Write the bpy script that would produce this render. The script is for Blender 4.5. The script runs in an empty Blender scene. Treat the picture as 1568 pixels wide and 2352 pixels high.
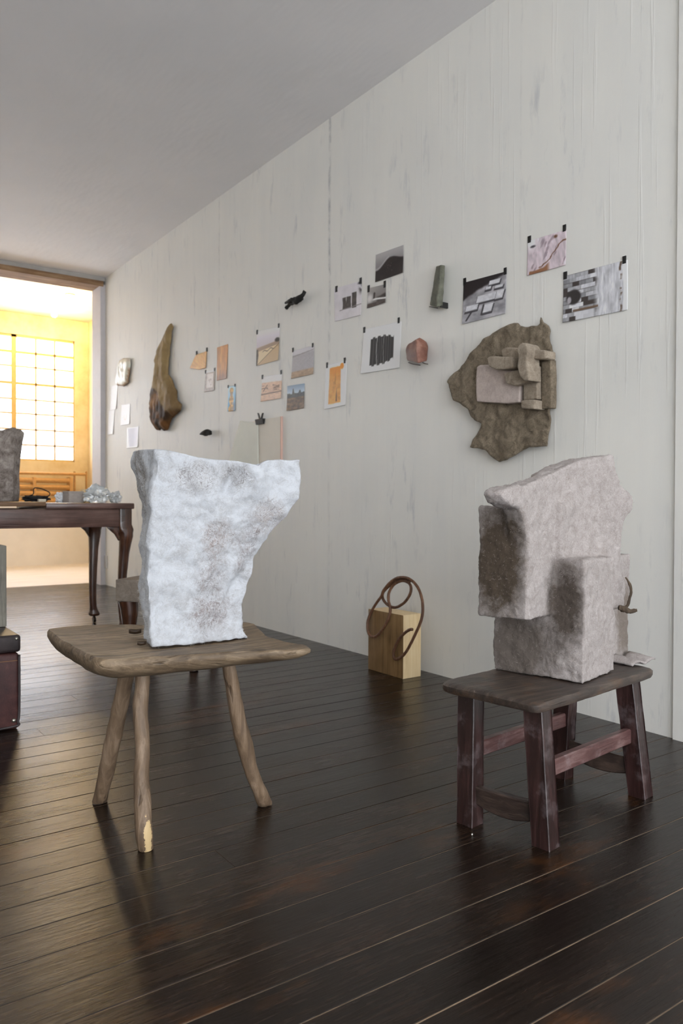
import bpy, bmesh, math, random
import numpy as np
from mathutils import Vector, Matrix, noise as mn

random.seed(7)
scene = bpy.context.scene
COL = scene.collection

# ------------------------------------------------------------------ camera
FPX, CX, CY = 1777.0, 784.0, 1176.0
YAW, PITCH, ROLL = math.radians(35.34), math.radians(-0.735), math.radians(0.2)
H = 0.80
_f = np.array([math.sin(YAW)*math.cos(PITCH), math.cos(YAW)*math.cos(PITCH), math.sin(PITCH)])
_r0 = np.array([math.cos(YAW), -math.sin(YAW), 0.0]); _u0 = np.cross(_r0, _f)
_r = _r0*math.cos(ROLL) + _u0*math.sin(ROLL); _u = -_r0*math.sin(ROLL) + _u0*math.cos(ROLL)
CAM = np.array([0.0, 0.0, H])
cam_data = bpy.data.cameras.new('camera')
cam_data.sensor_fit = 'HORIZONTAL'; cam_data.sensor_width = 24.0
cam_data.lens = FPX/1568.0*24.0
cam_data.clip_start = 0.05; cam_data.clip_end = 200
cam_data.dof.use_dof = True; cam_data.dof.focus_distance = 1.95; cam_data.dof.aperture_fstop = 6.3
cam = bpy.data.objects.new('camera', cam_data); COL.objects.link(cam)
cam.matrix_world = Matrix(((_r[0], _u[0], -_f[0], 0), (_r[1], _u[1], -_f[1], 0), (_r[2], _u[2], -_f[2], H), (0, 0, 0, 1)))
scene.camera = cam

# ------------------------------------------------------------------ world, daylight portals, exposure
world = bpy.data.worlds.new('overcast_sky'); scene.world = world; world.use_nodes = True
_bg = world.node_tree.nodes['Background']
_bg.inputs[0].default_value = (0.93, 0.965, 1.0, 1); _bg.inputs[1].default_value = 17.0
def portal(name, loc, rot, sx, sy):
    l = bpy.data.lights.new(name, 'AREA'); l.shape = 'RECTANGLE'; l.size = sx; l.size_y = sy
    l.cycles.is_portal = True
    o = bpy.data.objects.new(name, l); COL.objects.link(o); o.location = loc; o.rotation_euler = rot
    return o
portal('daylight_street', (-0.35, -3.15, 1.49), (math.radians(90), 0, 0), 4.9, 2.78)
portal('daylight_back', (1.15, 10.05, 2.07), (math.radians(-90), 0, 0), 3.6, 1.56)
vs = scene.view_settings
vs.view_transform = 'Standard'; vs.look = 'None'; vs.gamma = 1.0; vs.use_curve_mapping = False
vs.exposure = 0.12

# ------------------------------------------------------------------ geometry helpers
def ray(px, py): return _f + (px-CX)/FPX*_r - (py-CY)/FPX*_u
def at_depth(px, py, d): return CAM + d*ray(px, py)
def at_z(px, py, z=0.0):
    d = ray(px, py); return CAM + (z-H)/d[2]*d
def at_x(px, py, X):
    d = ray(px, py); return CAM + X/d[0]*d
def at_y(px, py, Y):
    d = ray(px, py); return CAM + Y/d[1]*d
def depth_at_z(px, py, z): return (z-H)/ray(px, py)[2]
def proj(p):
    q = np.asarray(p)-CAM; d = q@_f
    return CX+FPX*(q@_r)/d, CY-FPX*(q@_u)/d, d
def fb(p, o=4, h=0.9): return mn.fractal(Vector(p), h, 2.0, o)

def s2l(c):
    c = np.asarray(c, float)/255.0
    return np.where(c <= 0.04045, c/12.92, ((c+0.055)/1.055)**2.4)
def rgb(r, g, b):
    c = s2l((r, g, b)); return (float(c[0]), float(c[1]), float(c[2]), 1.0)

ORG = {}
def put(name, verts, faces, mat, parent=None, origin=None, smooth=True, sharp=None, recalc=True):
    """one mesh object; verts in world metres; a part's origin is its thing's origin"""
    if parent is not None: org = ORG[parent.name]
    else:
        v = np.asarray(verts, float)
        org = np.array(origin if origin is not None else [(v[:, 0].min()+v[:, 0].max())/2, (v[:, 1].min()+v[:, 1].max())/2, v[:, 2].min()], float)
    v = np.asarray(verts, float)-org
    me = bpy.data.meshes.new(name)
    me.from_pydata(v.tolist(), [], [list(map(int, f)) for f in faces])
    if recalc:
        bm = bmesh.new(); bm.from_mesh(me); bmesh.ops.recalc_face_normals(bm, faces=bm.faces); bm.to_mesh(me); bm.free()
    if smooth: me.shade_smooth()
    if sharp is not None: me.set_sharp_from_angle(angle=math.radians(sharp))
    me.materials.append(mat)
    o = bpy.data.objects.new(name, me); COL.objects.link(o)
    if parent is not None: o.parent = parent
    else: o.location = org
    ORG[o.name] = org
    return o
def thing(name, loc, label, cat, group=None):
    o = bpy.data.objects.new(name, None); o.empty_display_size = 0.05
    COL.objects.link(o); o.location = [float(x) for x in loc]; ORG[o.name] = np.array(loc, float)
    return tag(o, label, cat, group)
def tag(o, label=None, cat=None, group=None, kind=None):
    if label: o['label'] = label
    if cat: o['category'] = cat
    if group: o['group'] = group
    if kind: o['kind'] = kind
    return o
def struct(name, loc=(0, 0, 0)):
    o = bpy.data.objects.new(name, None); o.empty_display_size = 0.05
    COL.objects.link(o); o.location = loc; ORG[o.name] = np.array(loc, float); o['kind'] = 'structure'; return o

def bm_out(bm):
    bm.verts.ensure_lookup_table(); bm.verts.index_update()
    v = np.array([x.co[:] for x in bm.verts]); f = [[y.index for y in x.verts] for x in bm.faces]
    bm.free(); return v, f
def box(c, s, bevel=0.0, seg=2, R=None, sub=0):
    """box centre c, size s, optional 3x3 axes R (columns)"""
    bm = bmesh.new(); bmesh.ops.create_cube(bm, size=1.0)
    bmesh.ops.scale(bm, vec=Vector(s), verts=bm.verts)
    if sub: bmesh.ops.subdivide_edges(bm, edges=bm.edges[:], cuts=sub, use_grid_fill=True)
    if bevel:
        ed = [e for e in bm.edges if len(e.link_faces) == 2 and e.calc_face_angle() > 0.5]
        bmesh.ops.bevel(bm, geom=ed, offset=bevel, segments=seg, profile=0.5, affect='EDGES')
    v, f = bm_out(bm)
    if R is not None: v = v@np.asarray(R).T
    return v+np.asarray(c), f
def boxr(x0, x1, y0, y1, z0, z1, bevel=0.0, seg=2):
    return box(((x0+x1)/2, (y0+y1)/2, (z0+z1)/2), (x1-x0, y1-y0, z1-z0), bevel, seg)
def merge(*vf):
    V, F, n = [], [], 0
    for v, f in vf:
        V.append(np.asarray(v)); F += [[i+n for i in q] for q in f]; n += len(v)
    return np.vstack(V), F
def spline(P, n):
    """catmull-rom through points, n samples"""
    P = np.asarray(P, float); m = len(P)
    Q = np.vstack([2*P[0]-P[1], P, 2*P[-1]-P[-2]]); out = []
    for t in np.linspace(0, m-1, n):
        i = min(int(t), m-2); u = t-i; a, b, c, d = Q[i:i+4]
        out.append(0.5*((2*b)+(-a+c)*u+(2*a-5*b+4*c-d)*u*u+(-a+3*b-3*c+d)*u**3))
    return np.array(out)
def tube(P, R, seg=10, n=None, closed=False, wob=0.0, wsc=20, squash=None):
    P = np.asarray(P, float)
    R = np.full(len(P), R) if np.isscalar(R) else np.asarray(R, float)
    if n:
        t0 = np.linspace(0, 1, len(P)); t1 = np.linspace(0, 1, n)
        R = np.interp(t1, t0, R); P = spline(P, n)
    m = len(P); T = np.gradient(P, axis=0); T /= np.linalg.norm(T, axis=1)[:, None]+1e-12
    up = np.array([0, 0, 1.0]) if abs(T[0][2]) < 0.9 else np.array([1.0, 0, 0])
    N = np.cross(T[0], up); N /= np.linalg.norm(N); V = []; F = []
    for i in range(m):
        N = N-T[i]*(N@T[i]); N /= np.linalg.norm(N)+1e-12; B = np.cross(T[i], N)
        for k in range(seg):
            a = 2*math.pi*k/seg
            d = math.cos(a)*N+math.sin(a)*B
            r = R[i]
            if wob: r *= 1+wob*fb(tuple((P[i]+d*r)*wsc), 3)
            V.append(P[i]+d*r)
    for i in range(m-1):
        for k in range(seg):
            k2 = (k+1) % seg; F.append([i*seg+k, i*seg+k2, (i+1)*seg+k2, (i+1)*seg+k])
    F.append(list(range(seg))[::-1]); F.append([(m-1)*seg+k for k in range(seg)])
    return np.array(V), F
def loft(rings, cap=True):
    n = len(rings[0]); V = np.vstack(rings); F = []
    for i in range(len(rings)-1):
        for k in range(n):
            k2 = (k+1) % n; F.append([i*n+k, i*n+k2, (i+1)*n+k2, (i+1)*n+k])
    if cap:
        F.append(list(range(n))[::-1]); F.append([(len(rings)-1)*n+k for k in range(n)])
    return V, F
def resample(poly, n, sm=0):
    P = np.asarray(poly, float); Q = np.vstack([P, P[:1]])
    d = np.r_[0, np.cumsum(np.linalg.norm(np.diff(Q, axis=0), axis=1))]
    t = np.linspace(0, d[-1], n, endpoint=False)
    O = np.stack([np.interp(t, d, Q[:, k]) for k in range(P.shape[1])], 1)
    for _ in range(sm): O = 0.25*np.roll(O, 1, 0)+0.5*O+0.25*np.roll(O, -1, 0)
    return O
def inside(P, x, y):
    n = len(P); c = np.zeros(np.shape(x), bool); j = n-1
    for i in range(n):
        xi, yi, xj, yj = P[i][0], P[i][1], P[j][0], P[j][1]
        c ^= ((yi > y) != (yj > y)) & (x < (xj-xi)*(y-yi)/((yj-yi) or 1e-12)+xi); j = i
    return c
def sheet(poly, cell):
    """fill an outline (2-D metres) with a quad grid whose rim follows the outline; returns pts2d, faces, rim distance"""
    P = np.asarray(poly, float); lo = P.min(0)-cell; hi = P.max(0)+cell
    nx, ny = (np.ceil((hi-lo)/cell)).astype(int)
    gx = lo[0]+cell*np.arange(nx+1); gy = lo[1]+cell*np.arange(ny+1)
    cxs, cys = np.meshgrid((gx[:-1]+gx[1:])/2, (gy[:-1]+gy[1:])/2, indexing='ij')
    M = inside(P, cxs, cys); idx = {}; pts = []; F = []; cnt = {}
    def vid(i, j):
        if (i, j) not in idx: idx[(i, j)] = len(pts); pts.append((gx[i], gy[j]))
        return idx[(i, j)]
    for i in range(nx):
        for j in range(ny):
            if M[i, j]: F.append([vid(i, j), vid(i+1, j), vid(i+1, j+1), vid(i, j+1)])
    pts = np.array(pts)
    for f in F:
        for k in range(4):
            e = tuple(sorted((f[k], f[(k+1) % 4]))); cnt[e] = cnt.get(e, 0)+1
    rim = sorted({v for e, c in cnt.items() if c == 1 for v in e})
    A = P; B = np.roll(P, -1, 0); AB = B-A
    def near(q):
        t = np.clip(((q-A)*AB).sum(1)/((AB**2).sum(1)+1e-12), 0, 1); C = A+AB*t[:, None]
        d = np.linalg.norm(C-q, axis=1); k = d.argmin(); return C[k], d[k]
    for v in rim: pts[v] = near(pts[v])[0]
    dist = np.array([near(q)[1] for q in pts])
    return pts, F, dist
def extrude_poly(poly3, vec):
    """prism from a planar polygon (world points) and an extrusion vector"""
    P = np.asarray(poly3, float); n = len(P)
    return np.vstack([P, P+np.asarray(vec)]), [list(range(n))[::-1], [n+k for k in range(n)]]+[[k, (k+1) % n, n+(k+1) % n, n+k] for k in range(n)]
def bevelled(vf, off, seg=3, cuts=0):
    v, f = vf; bm = bmesh.new(); vv = [bm.verts.new(x) for x in v]
    for q in f: bm.faces.new([vv[i] for i in q])
    bmesh.ops.recalc_face_normals(bm, faces=bm.faces)
    ed = [e for e in bm.edges if e.calc_face_angle(0) > 0.4]
    bmesh.ops.bevel(bm, geom=ed, offset=off, segments=seg, profile=0.5, affect='EDGES', clamp_overlap=True)
    if cuts:
        bmesh.ops.triangulate(bm, faces=bm.faces[:])
        for _ in range(cuts): bmesh.ops.subdivide_edges(bm, edges=[e for e in bm.edges if e.calc_length() > 0.012], cuts=1)
    return bm_out(bm)
def wobble(v, amp, sc, seed=0.0, o=3):
    v = np.array(v, float)
    for i, p in enumerate(v):
        q = Vector((p[0]*sc+seed, p[1]*sc+seed*1.7, p[2]*sc-seed))
        v[i] = p+amp*np.array(mn.noise_vector(q)) + 0.4*amp*np.array(mn.noise_vector(q*2.7))
    return v
def baked(o):
    """replace an object's mesh by its modified mesh"""
    dg = bpy.context.evaluated_depsgraph_get(); dg.update()
    me = bpy.data.meshes.new_from_object(o.evaluated_get(dg)); o.modifiers.clear()
    old = o.data; o.data = me; me.name = old.name; bpy.data.meshes.remove(old); return o
def fuzz(o, count, ln, w, mat, seed=1, name='wool_fuzz', up=0.0):
    """short loose fibres standing off a felt surface"""
    rs = np.random.RandomState(seed); me = o.data
    n = len(me.polygons); ce = np.empty(n*3); no = np.empty(n*3); ar = np.empty(n)
    me.polygons.foreach_get('center', ce); me.polygons.foreach_get('normal', no); me.polygons.foreach_get('area', ar)
    ce = ce.reshape(-1, 3); no = no.reshape(-1, 3)
    k = rs.choice(n, count, p=ar/ar.sum()); c = ce[k]+rs.normal(0, 0.0012, (count, 3)); d = no[k]*0.55+rs.normal(0, 0.55, (count, 3)); d[:, 2] += up
    d /= np.linalg.norm(d, axis=1)[:, None]; L = ln*(0.35+rs.rand(count)**2*1.2)
    s = np.cross(d, rs.normal(0, 1, (count, 3))); s /= np.linalg.norm(s, axis=1)[:, None]
    b = np.cross(d, s); m = c+d*(L*0.55)[:, None]+b*(L*0.18)[:, None]; t = c+d*L[:, None]+b*(L*0.02)[:, None]
    V = np.stack([c-s*w, c+s*w, m+s*w*0.6, m-s*w*0.6, t], 1).reshape(-1, 3)
    F = []
    for i in range(count):
        q = i*5; F += [[q, q+1, q+2, q+3], [q+3, q+2, q+4]]
    par = o
    org = ORG[o.name]
    h = put(name, V+org, F, mat, parent=par, recalc=False)
    h['kind'] = 'stuff'; return h

# ------------------------------------------------------------------ material helpers
class NT:
    def __init__(s, name):
        s.m = bpy.data.materials.new(name); s.m.use_nodes = True; s.t = s.m.node_tree
        s.b = s.t.nodes['Principled BSDF']; s.out = s.t.nodes['Material Output']
    def n(s, typ, **kw):
        x = s.t.nodes.new(typ)
        for k, v in kw.items():
            if k.startswith('_'): setattr(x, k[1:], v)
        for k, v in kw.items():
            if not k.startswith('_'):
                i = x.inputs[int(k[1:])] if k[0] == 'i' and k[1:].isdigit() else x.inputs[k.replace('_', ' ')]
                s.set(i, v)
        return x
    def set(s, i, v):
        if isinstance(v, bpy.types.NodeSocket): s.t.links.new(v, i)
        elif isinstance(v, bpy.types.Node): s.t.links.new(v.outputs[0], i)
        else: i.default_value = v
    def pos(s, scale=(1, 1, 1), obj=False, rot=(0, 0, 0), loc=(0, 0, 0)):
        if obj: src = s.n('ShaderNodeTexCoord').outputs['Object']
        else: src = s.n('ShaderNodeNewGeometry').outputs['Position']
        return s.n('ShaderNodeMapping', Vector=src, Scale=scale, Rotation=rot, Location=loc).outputs[0]
    def noise(s, vec, scale, detail=4, rough=0.55, dist=0.0):
        return s.n('ShaderNodeTexNoise', Vector=vec, Scale=scale, Detail=detail, Roughness=rough, Distortion=dist).outputs['Fac']
    def ramp(s, fac, stops, interp='LINEAR'):
        r = s.n('ShaderNodeValToRGB', Fac=fac); e = r.color_ramp.elements; r.color_ramp.interpolation = interp
        while len(e) < len(stops): e.new(0.5)
        for el, (p, c) in zip(e, stops):
            el.position = p; el.color = c if len(c) == 4 else (*c, 1)
        return r.outputs['Color']
    def mix(s, fac, a, b, mode='MIX'):
        x = s.n('ShaderNodeMix', _data_type='RGBA', _blend_type=mode)
        s.set(x.inputs[0], fac); s.set(x.inputs[6], a); s.set(x.inputs[7], b); return x.outputs[2]
    def math(s, op, a, b=0.0, clamp=False):
        x = s.n('ShaderNodeMath', _operation=op, _use_clamp=clamp); s.set(x.inputs[0], a); s.set(x.inputs[1], b); return x.outputs[0]
    def sep(s, vec):
        return s.n('ShaderNodeSeparateXYZ', Vector=vec).outputs
    def bump(s, h, strength=0.3, dist=0.01, normal=None):
        x = s.n('ShaderNodeBump', Height=h, Strength=strength, Distance=dist)
        if normal is not None: s.set(x.inputs['Normal'], normal)
        return x.outputs[0]
    def fin(s, color, rough=0.6, normal=None, **kw):
        s.set(s.b.inputs['Base Color'], color); s.set(s.b.inputs['Roughness'], rough)
        if normal is not None: s.set(s.b.inputs['Normal'], normal)
        for k, v in kw.items(): s.set(s.b.inputs[k.replace('_', ' ')], v)
        return s.m
def gr(v): return (v, v, v, 1)

def m_plain(name, c, rough=0.6, var=0.12, sc=40, bump=0.15, **kw):
    t = NT(name); p = t.pos(obj=True); f = t.noise(p, sc, 5)
    c = np.array(c[:3]); col = t.ramp(f, [(0.25, tuple(c*(1-var*1.6))), (0.75, tuple(np.minimum(1, c*(1+var))))])
    return t.fin(col, rough, t.bump(t.noise(p, sc*2.5, 4), bump, 0.004), **kw)

def m_wall():
    t = NT('wall_plaster_paint'); p = t.pos()
    x, y, z = t.sep(p)[0:3]
    # brushed, vertically streaked off-white paint with faint blue-grey show-through
    st = t.noise(t.pos((6, 9, 0.55)), 1.6, 6, 0.6)
    bl = t.noise(t.pos((1.2, 1.2, 0.8)), 1.7, 4, 0.6)
    col = t.ramp(t.math('ADD', t.math('MULTIPLY', st, 0.35), t.math('MULTIPLY', bl, 0.65)),
                 [(0.35, rgb(232, 231, 226)), (0.62, rgb(239, 237, 230))])
    sm = t.noise(t.pos((3, 7, 1.6), loc=(0, 3, 2)), 2.3, 6, 0.65)
    pat = t.noise(t.pos((1, 1.1, 0.7), loc=(1, 0, 4)), 2.6, 3)
    m = t.math('MULTIPLY', t.ramp(sm, [(0.56, gr(0)), (0.74, gr(1))]), t.ramp(pat, [(0.45, gr(0)), (0.66, gr(1))]))
    col = t.mix(t.math('MULTIPLY', m, 0.75), col, rgb(166, 170, 178))
    # panel joints: thin broken filler lines
    for Y, w, s_, seed in ((3.565, 0.0045, 0.62, 1.0), (4.93, 0.003, 0.3, 5.0), (2.18, 0.002, 0.15, 9.0), (6.05, 0.003, 0.2, 12.0)):
        wy = t.math('ADD', y, t.math('MULTIPLY', t.math('SUBTRACT', t.noise(t.pos((1, 0, 2), loc=(0, 0, seed)), 3, 2), 0.5), 0.012))
        d = t.math('ABSOLUTE', t.math('SUBTRACT', wy, Y))
        ln = t.ramp(t.math('DIVIDE', d, w*4), [(0.0, gr(1)), (0.25, gr(0.8)), (1.0, gr(0))])
        br = t.ramp(t.noise(t.pos((1, 6, 3.2), loc=(seed, 0, seed)), 3.2, 5, 0.7), [(0.42, gr(0.08)), (0.62, gr(1))])
        if seed == 1.0: br = t.math('MULTIPLY', br, t.ramp(t.math('DIVIDE', z, 3.0), [(0.50, gr(0.25)), (0.62, gr(1.0))]))
        col = t.mix(t.math('MULTIPLY', t.math('MULTIPLY', ln, br), s_), col, rgb(120, 122, 128))
    # relief: drips and brush ridges running down
    dr = t.noise(t.pos((10, 26, 0.7)), 1.4, 3, 0.5)
    drr = t.ramp(dr, [(0.60, gr(0)), (0.67, gr(1)), (0.72, gr(0.2))])
    fine = t.noise(t.pos((30, 60, 6)), 4, 4)
    nb = t.bump(t.math('ADD', t.math('MULTIPLY', drr, 0.8), t.math('MULTIPLY', fine, 0.25)), 0.20, 0.006)
    nb = t.bump(t.noise(p, 3.0, 3), 0.12, 0.03, nb)
    return t.fin(col, 0.55, nb)
def m_ceiling():
    t = NT('ceiling_paint'); p = t.pos((1, 1, 1))
    f = t.noise(p, 1.3, 4); col = t.ramp(f, [(0.3, rgb(236, 235, 236)), (0.7, rgb(243, 241, 241))])
    return t.fin(col, 0.7, t.bump(t.noise(t.pos((3, 1, 1)), 1.8, 3), 0.25, 0.05))
def m_floor():
    t = NT('dark_stained_floorboard'); r = t.n('ShaderNodeObjectInfo').outputs['Random']
    g = t.n('ShaderNodeNewGeometry').outputs['Position']
    off = t.n('ShaderNodeCombineXYZ', X=t.math('MULTIPLY', r, 37.0), Z=t.math('MULTIPLY', r, 11.0)).outputs[0]
    pv = t.n('ShaderNodeVectorMath', _operation='ADD', i0=g, i1=off).outputs[0]
    def mp(sc): return t.n('ShaderNodeMapping', Vector=pv, Scale=sc).outputs[0]
    grain = t.noise(mp((2.2, 42, 1)), 3.2, 6, 0.62, 0.6)
    fine = t.noise(mp((5, 160, 1)), 4, 3, 0.6)
    blot = t.noise(mp((1.0, 2.2, 1)), 3.0, 5, 0.6)
    base = t.ramp(t.math('ADD', t.math('MULTIPLY', grain, 0.6), t.math('MULTIPLY', blot, 0.4)),
                  [(0.30, rgb(15, 10, 7)), (0.50, rgb(27, 18, 12)), (0.72, rgb(50, 33, 21))])
    base = t.mix(t.math('MULTIPLY', t.ramp(t.noise(mp((1.2, 3, 1)), 1.9, 5, 0.65), [(0.56, gr(0)), (0.72, gr(1))]), 0.55), base, rgb(96, 58, 24))
    tone = t.ramp(r, [(0, gr(0.75)), (1, gr(1.22))])
    base = t.mix(1.0, base, tone, 'MULTIPLY')
    dust = t.ramp(t.noise(mp((9, 60, 1)), 9, 5, 0.75), [(0.70, gr(0)), (0.80, gr(1))])
    base = t.mix(t.math('MULTIPLY', dust, 0.35), base, rgb(150, 130, 110))
    ro = t.ramp(t.math('ADD', t.math('MULTIPLY', grain, 0.5), t.math('MULTIPLY', blot, 0.5)), [(0.3, gr(0.17)), (0.7, gr(0.33))])
    nb = t.bump(t.math('ADD', t.math('MULTIPLY', grain, 0.7), t.math('MULTIPLY', fine, 0.4)), 0.22, 0.0035)
    nb = t.bump(blot, 0.10, 0.02, nb)
    return t.fin(base, ro, nb, Specular_IOR_Level=0.35)
def m_wood(name, dark, mid, light, axis=0, sc=1.0, rough=0.55, bump=0.4, spec=0.5, rot=(0, 0, 0), wear=None, wearamt=0.5, scar=None):
    t = NT(name); a = [38, 38, 38]; a[axis] = 2.4
    p = t.pos(tuple(x*sc for x in a), obj=True, rot=rot); iso = t.pos((1, 1, 1), obj=True)
    g = t.noise(p, 1.7, 7, 0.62, 0.7); b = t.noise(iso, 9*sc, 5, 0.6)
    f = t.math('ADD', t.math('MULTIPLY', g, 0.62), t.math('MULTIPLY', b, 0.38))
    col = t.ramp(f, [(0.30, dark), (0.50, mid), (0.70, light)])
    crack = t.ramp(t.noise(t.pos(tuple(x*sc*0.5 for x in a), obj=True, rot=rot, loc=(3, 1, 2)), 2.2, 3), [(0.27, gr(1)), (0.36, gr(0))])
    col = t.mix(t.math('MULTIPLY', crack, 0.6), col, tuple(x*0.45 for x in dark[:3])+(1,))
    if wear is not None:
        w = t.ramp(t.noise(iso, 14*sc, 6, 0.7), [(0.52, gr(0)), (0.66, gr(1))])
        col = t.mix(t.math('MULTIPLY', w, wearamt), col, wear)
    if scar is not None:
        v = t.n('ShaderNodeVectorMath', _operation='DIVIDE', i0=t.n('ShaderNodeVectorMath', _operation='SUBTRACT', i0=iso, i1=scar[0]).outputs[0], i1=scar[1]).outputs[0]
        d = t.math('ADD', t.n('ShaderNodeVectorMath', _operation='LENGTH', i0=v).outputs['Value'], t.math('MULTIPLY', t.math('SUBTRACT', t.noise(iso, 60, 4, 0.7), 0.5), 1.6))
        col = t.mix(t.ramp(d, [(0.9, gr(1)), (1.0, gr(0))]), col, scar[2])
    nb = t.bump(t.math('SUBTRACT', g, t.math('MULTIPLY', crack, 0.8)), bump, 0.006)
    nb = t.bump(b, bump*0.4, 0.01, nb)
    return t.fin(col, rough, nb, Specular_IOR_Level=spec)
def m_felt(name, light, dark, lo=0.42, hi=0.66, sc=1.0, fleck=0.5, bump=0.7, patches=None, thrs=(0.38, 0.62), nz=1.1, thread=0.0):
    t = NT(name); p = t.pos(obj=True)
    fib = t.noise(t.pos((1, 1, 1), obj=True), 170*sc, 4, 0.7, 2.5)
    str_ = t.noise(t.pos((1, 1, 1), obj=True), 60*sc, 5, 0.7, 3.0)
    lump = t.noise(p, 24*sc, 4, 0.6, 0.8)
    base = t.ramp(t.math('ADD', t.math('MULTIPLY', str_, fleck), t.math('MULTIPLY', lump, 1-fleck)), [(lo, light), (hi, dark)])
    if patches:
        for (c, r, colr, amt) in patches:
            v = t.n('ShaderNodeVectorMath', _operation='SUBTRACT', i0=p, i1=c).outputs[0]
            v = t.n('ShaderNodeVectorMath', _operation='DIVIDE', i0=v, i1=r).outputs[0]
            d = t.n('ShaderNodeVectorMath', _operation='LENGTH', i0=v).outputs['Value']
            d = t.math('ADD', d, t.math('MULTIPLY', t.math('SUBTRACT', t.noise(p, 30, 4, 0.7), 0.5), nz))
            msk = t.ramp(d, [(0.55, gr(1)), (1.0, gr(0))])
            thr = t.ramp(t.noise(t.n('ShaderNodeMapping', Vector=p, Scale=(1, 1, 0.55)).outputs[0], 42*sc, 8, 0.72, 4.0), [(thrs[0], gr(0)), (thrs[1], gr(1))])
            base = t.mix(t.math('MULTIPLY', t.math('MULTIPLY', msk, thr), amt), base, colr)
            if thread:
                for sc_t, ds in ((26, 2.2), (44, 3.0)):
                    th = t.ramp(t.math('ABSOLUTE', t.math('SUBTRACT', t.noise(p, sc_t, 3, 0.6, ds), 0.5)), [(0.004, gr(1)), (0.022, gr(0))])
                    base = t.mix(t.math('MULTIPLY', t.math('MULTIPLY', th, msk), thread), base, rgb(104, 92, 88))
    nb = t.bump(t.math('ADD', t.math('MULTIPLY', fib, 0.5), t.math('MULTIPLY', str_, 0.7)), bump, 0.0035)
    nb = t.bump(lump, bump*0.5, 0.012, nb)
    return t.fin(base, 0.95, nb, Specular_IOR_Level=0.1, Sheen_Weight=0.06, Sheen_Roughness=0.6)
def m_attr(name, rough=0.5, bump=0.0, bsc=80, spec=0.4):
    t = NT(name); a = t.n('ShaderNodeAttribute', _attribute_name='print').outputs['Color']
    nb = t.bump(t.noise(t.pos(obj=True), bsc, 4), bump, 0.004) if bump else None
    return t.fin(a, rough, nb, Specular_IOR_Level=spec)

M = {}
M['wall'] = m_wall(); M['ceil'] = m_ceiling(); M['floor'] = m_floor()
M['gap'] = m_plain('dusty_floor_joint', rgb(150, 128, 104), 0.9, 0.6, 6, 0)
M['black'] = m_plain('black_tape', rgb(26, 25, 24), 0.55, 0.1, 60, 0.1)
M['print'] = m_attr('photographic_print', 0.42, 0.0)
M['paper'] = m_plain('white_paper', rgb(222, 220, 214), 0.7, 0.03, 12, 0.05)

# ================================================================== THE SETTING
WX = 2.44            # room face of the long right wall
CZ = 2.93            # ceiling
YE = 7.35            # where the room ends and the opening to the back room starts
def sbox(name, x0, x1, y0, y1, z0, z1, mat, parent=None, bevel=0.0):
    v, f = boxr(x0, x1, y0, y1, z0, z1, bevel)
    o = put(name, v, f, mat, parent, smooth=False)
    if parent is None: o['kind'] = 'structure'
    return o

# floor: every board is a piece, tight joints filled with dust
floor = struct('floor')
sub = sbox('subfloor', -3.5, WX+0.1, -3.2, 7.60, -0.06, -0.0012, M['gap'], floor)
BW = 0.102; Y0 = 1.505
bm = bmesh.new(); bmesh.ops.create_cube(bm, size=1.0)
for v in bm.verts: v.co = Vector((v.co.x, v.co.y*(BW-0.0016), v.co.z*0.02-0.01))
bmesh.ops.bevel(bm, geom=[e for e in bm.edges if abs(e.verts[0].co.x-e.verts[1].co.x) > 0.5 and e.verts[0].co.z > -0.005], offset=0.0012, segments=1, affect='EDGES')
board_mesh = bpy.data.meshes.new('floorboard'); bm.to_mesh(board_mesh); bm.free(); board_mesh.materials.append(M['floor'])
rb = random.Random(3)
joint = at_z(100, 1688)
for k in range(int((-3.2-Y0)/BW), int((7.60-Y0)/BW)+1):
    yc = Y0+(k+0.5)*BW
    cuts = [-3.4, WX]
    if k > -10:
        cuts.insert(1, rb.uniform(-1.9, 1.9))
        if abs(yc-joint[1]) < BW/2: cuts[1] = float(joint[0])
        elif abs(cuts[1]-0.9) < 0.9 and 1 < yc < 3 and rb.random() < 0.6: cuts[1] = rb.uniform(-2.0, -0.3)
    for a, b in zip(cuts[:-1], cuts[1:]):
        o = bpy.data.objects.new('floorboard', board_mesh); COL.objects.link(o); o.parent = floor
        o.location = ((a+b)/2, yc, rb.uniform(-0.0003, 0.0)); o.scale = (b-a-0.0012, 1, 1)
        o.rotation_euler = (math.radians(rb.uniform(-0.25, 0.25)), 0, 0)

# long right wall with two panels and a narrow return strip at its near end
wall_right = struct('wall_right', (WX, 2.0, 0))
pe = float(at_x(1557, 450, WX)[1])
sbox('wall_panel', WX, WX+0.14, pe, YE+0.25, -0.08, CZ+0.2, M['wall'], wall_right)
sbox('wall_panel', WX-0.011, WX+0.14, -3.4, pe-0.004, -0.08, CZ+0.2, M['wall'], wall_right)
sbox('ceiling', -3.5, WX+0.1, -3.3, YE+0.25, CZ, CZ+0.15, M['ceil'])
sbox('wall_left', -3.55, -3.4, -3.3, YE+0.3, -0.08, CZ+0.1, M['wall'])
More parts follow.
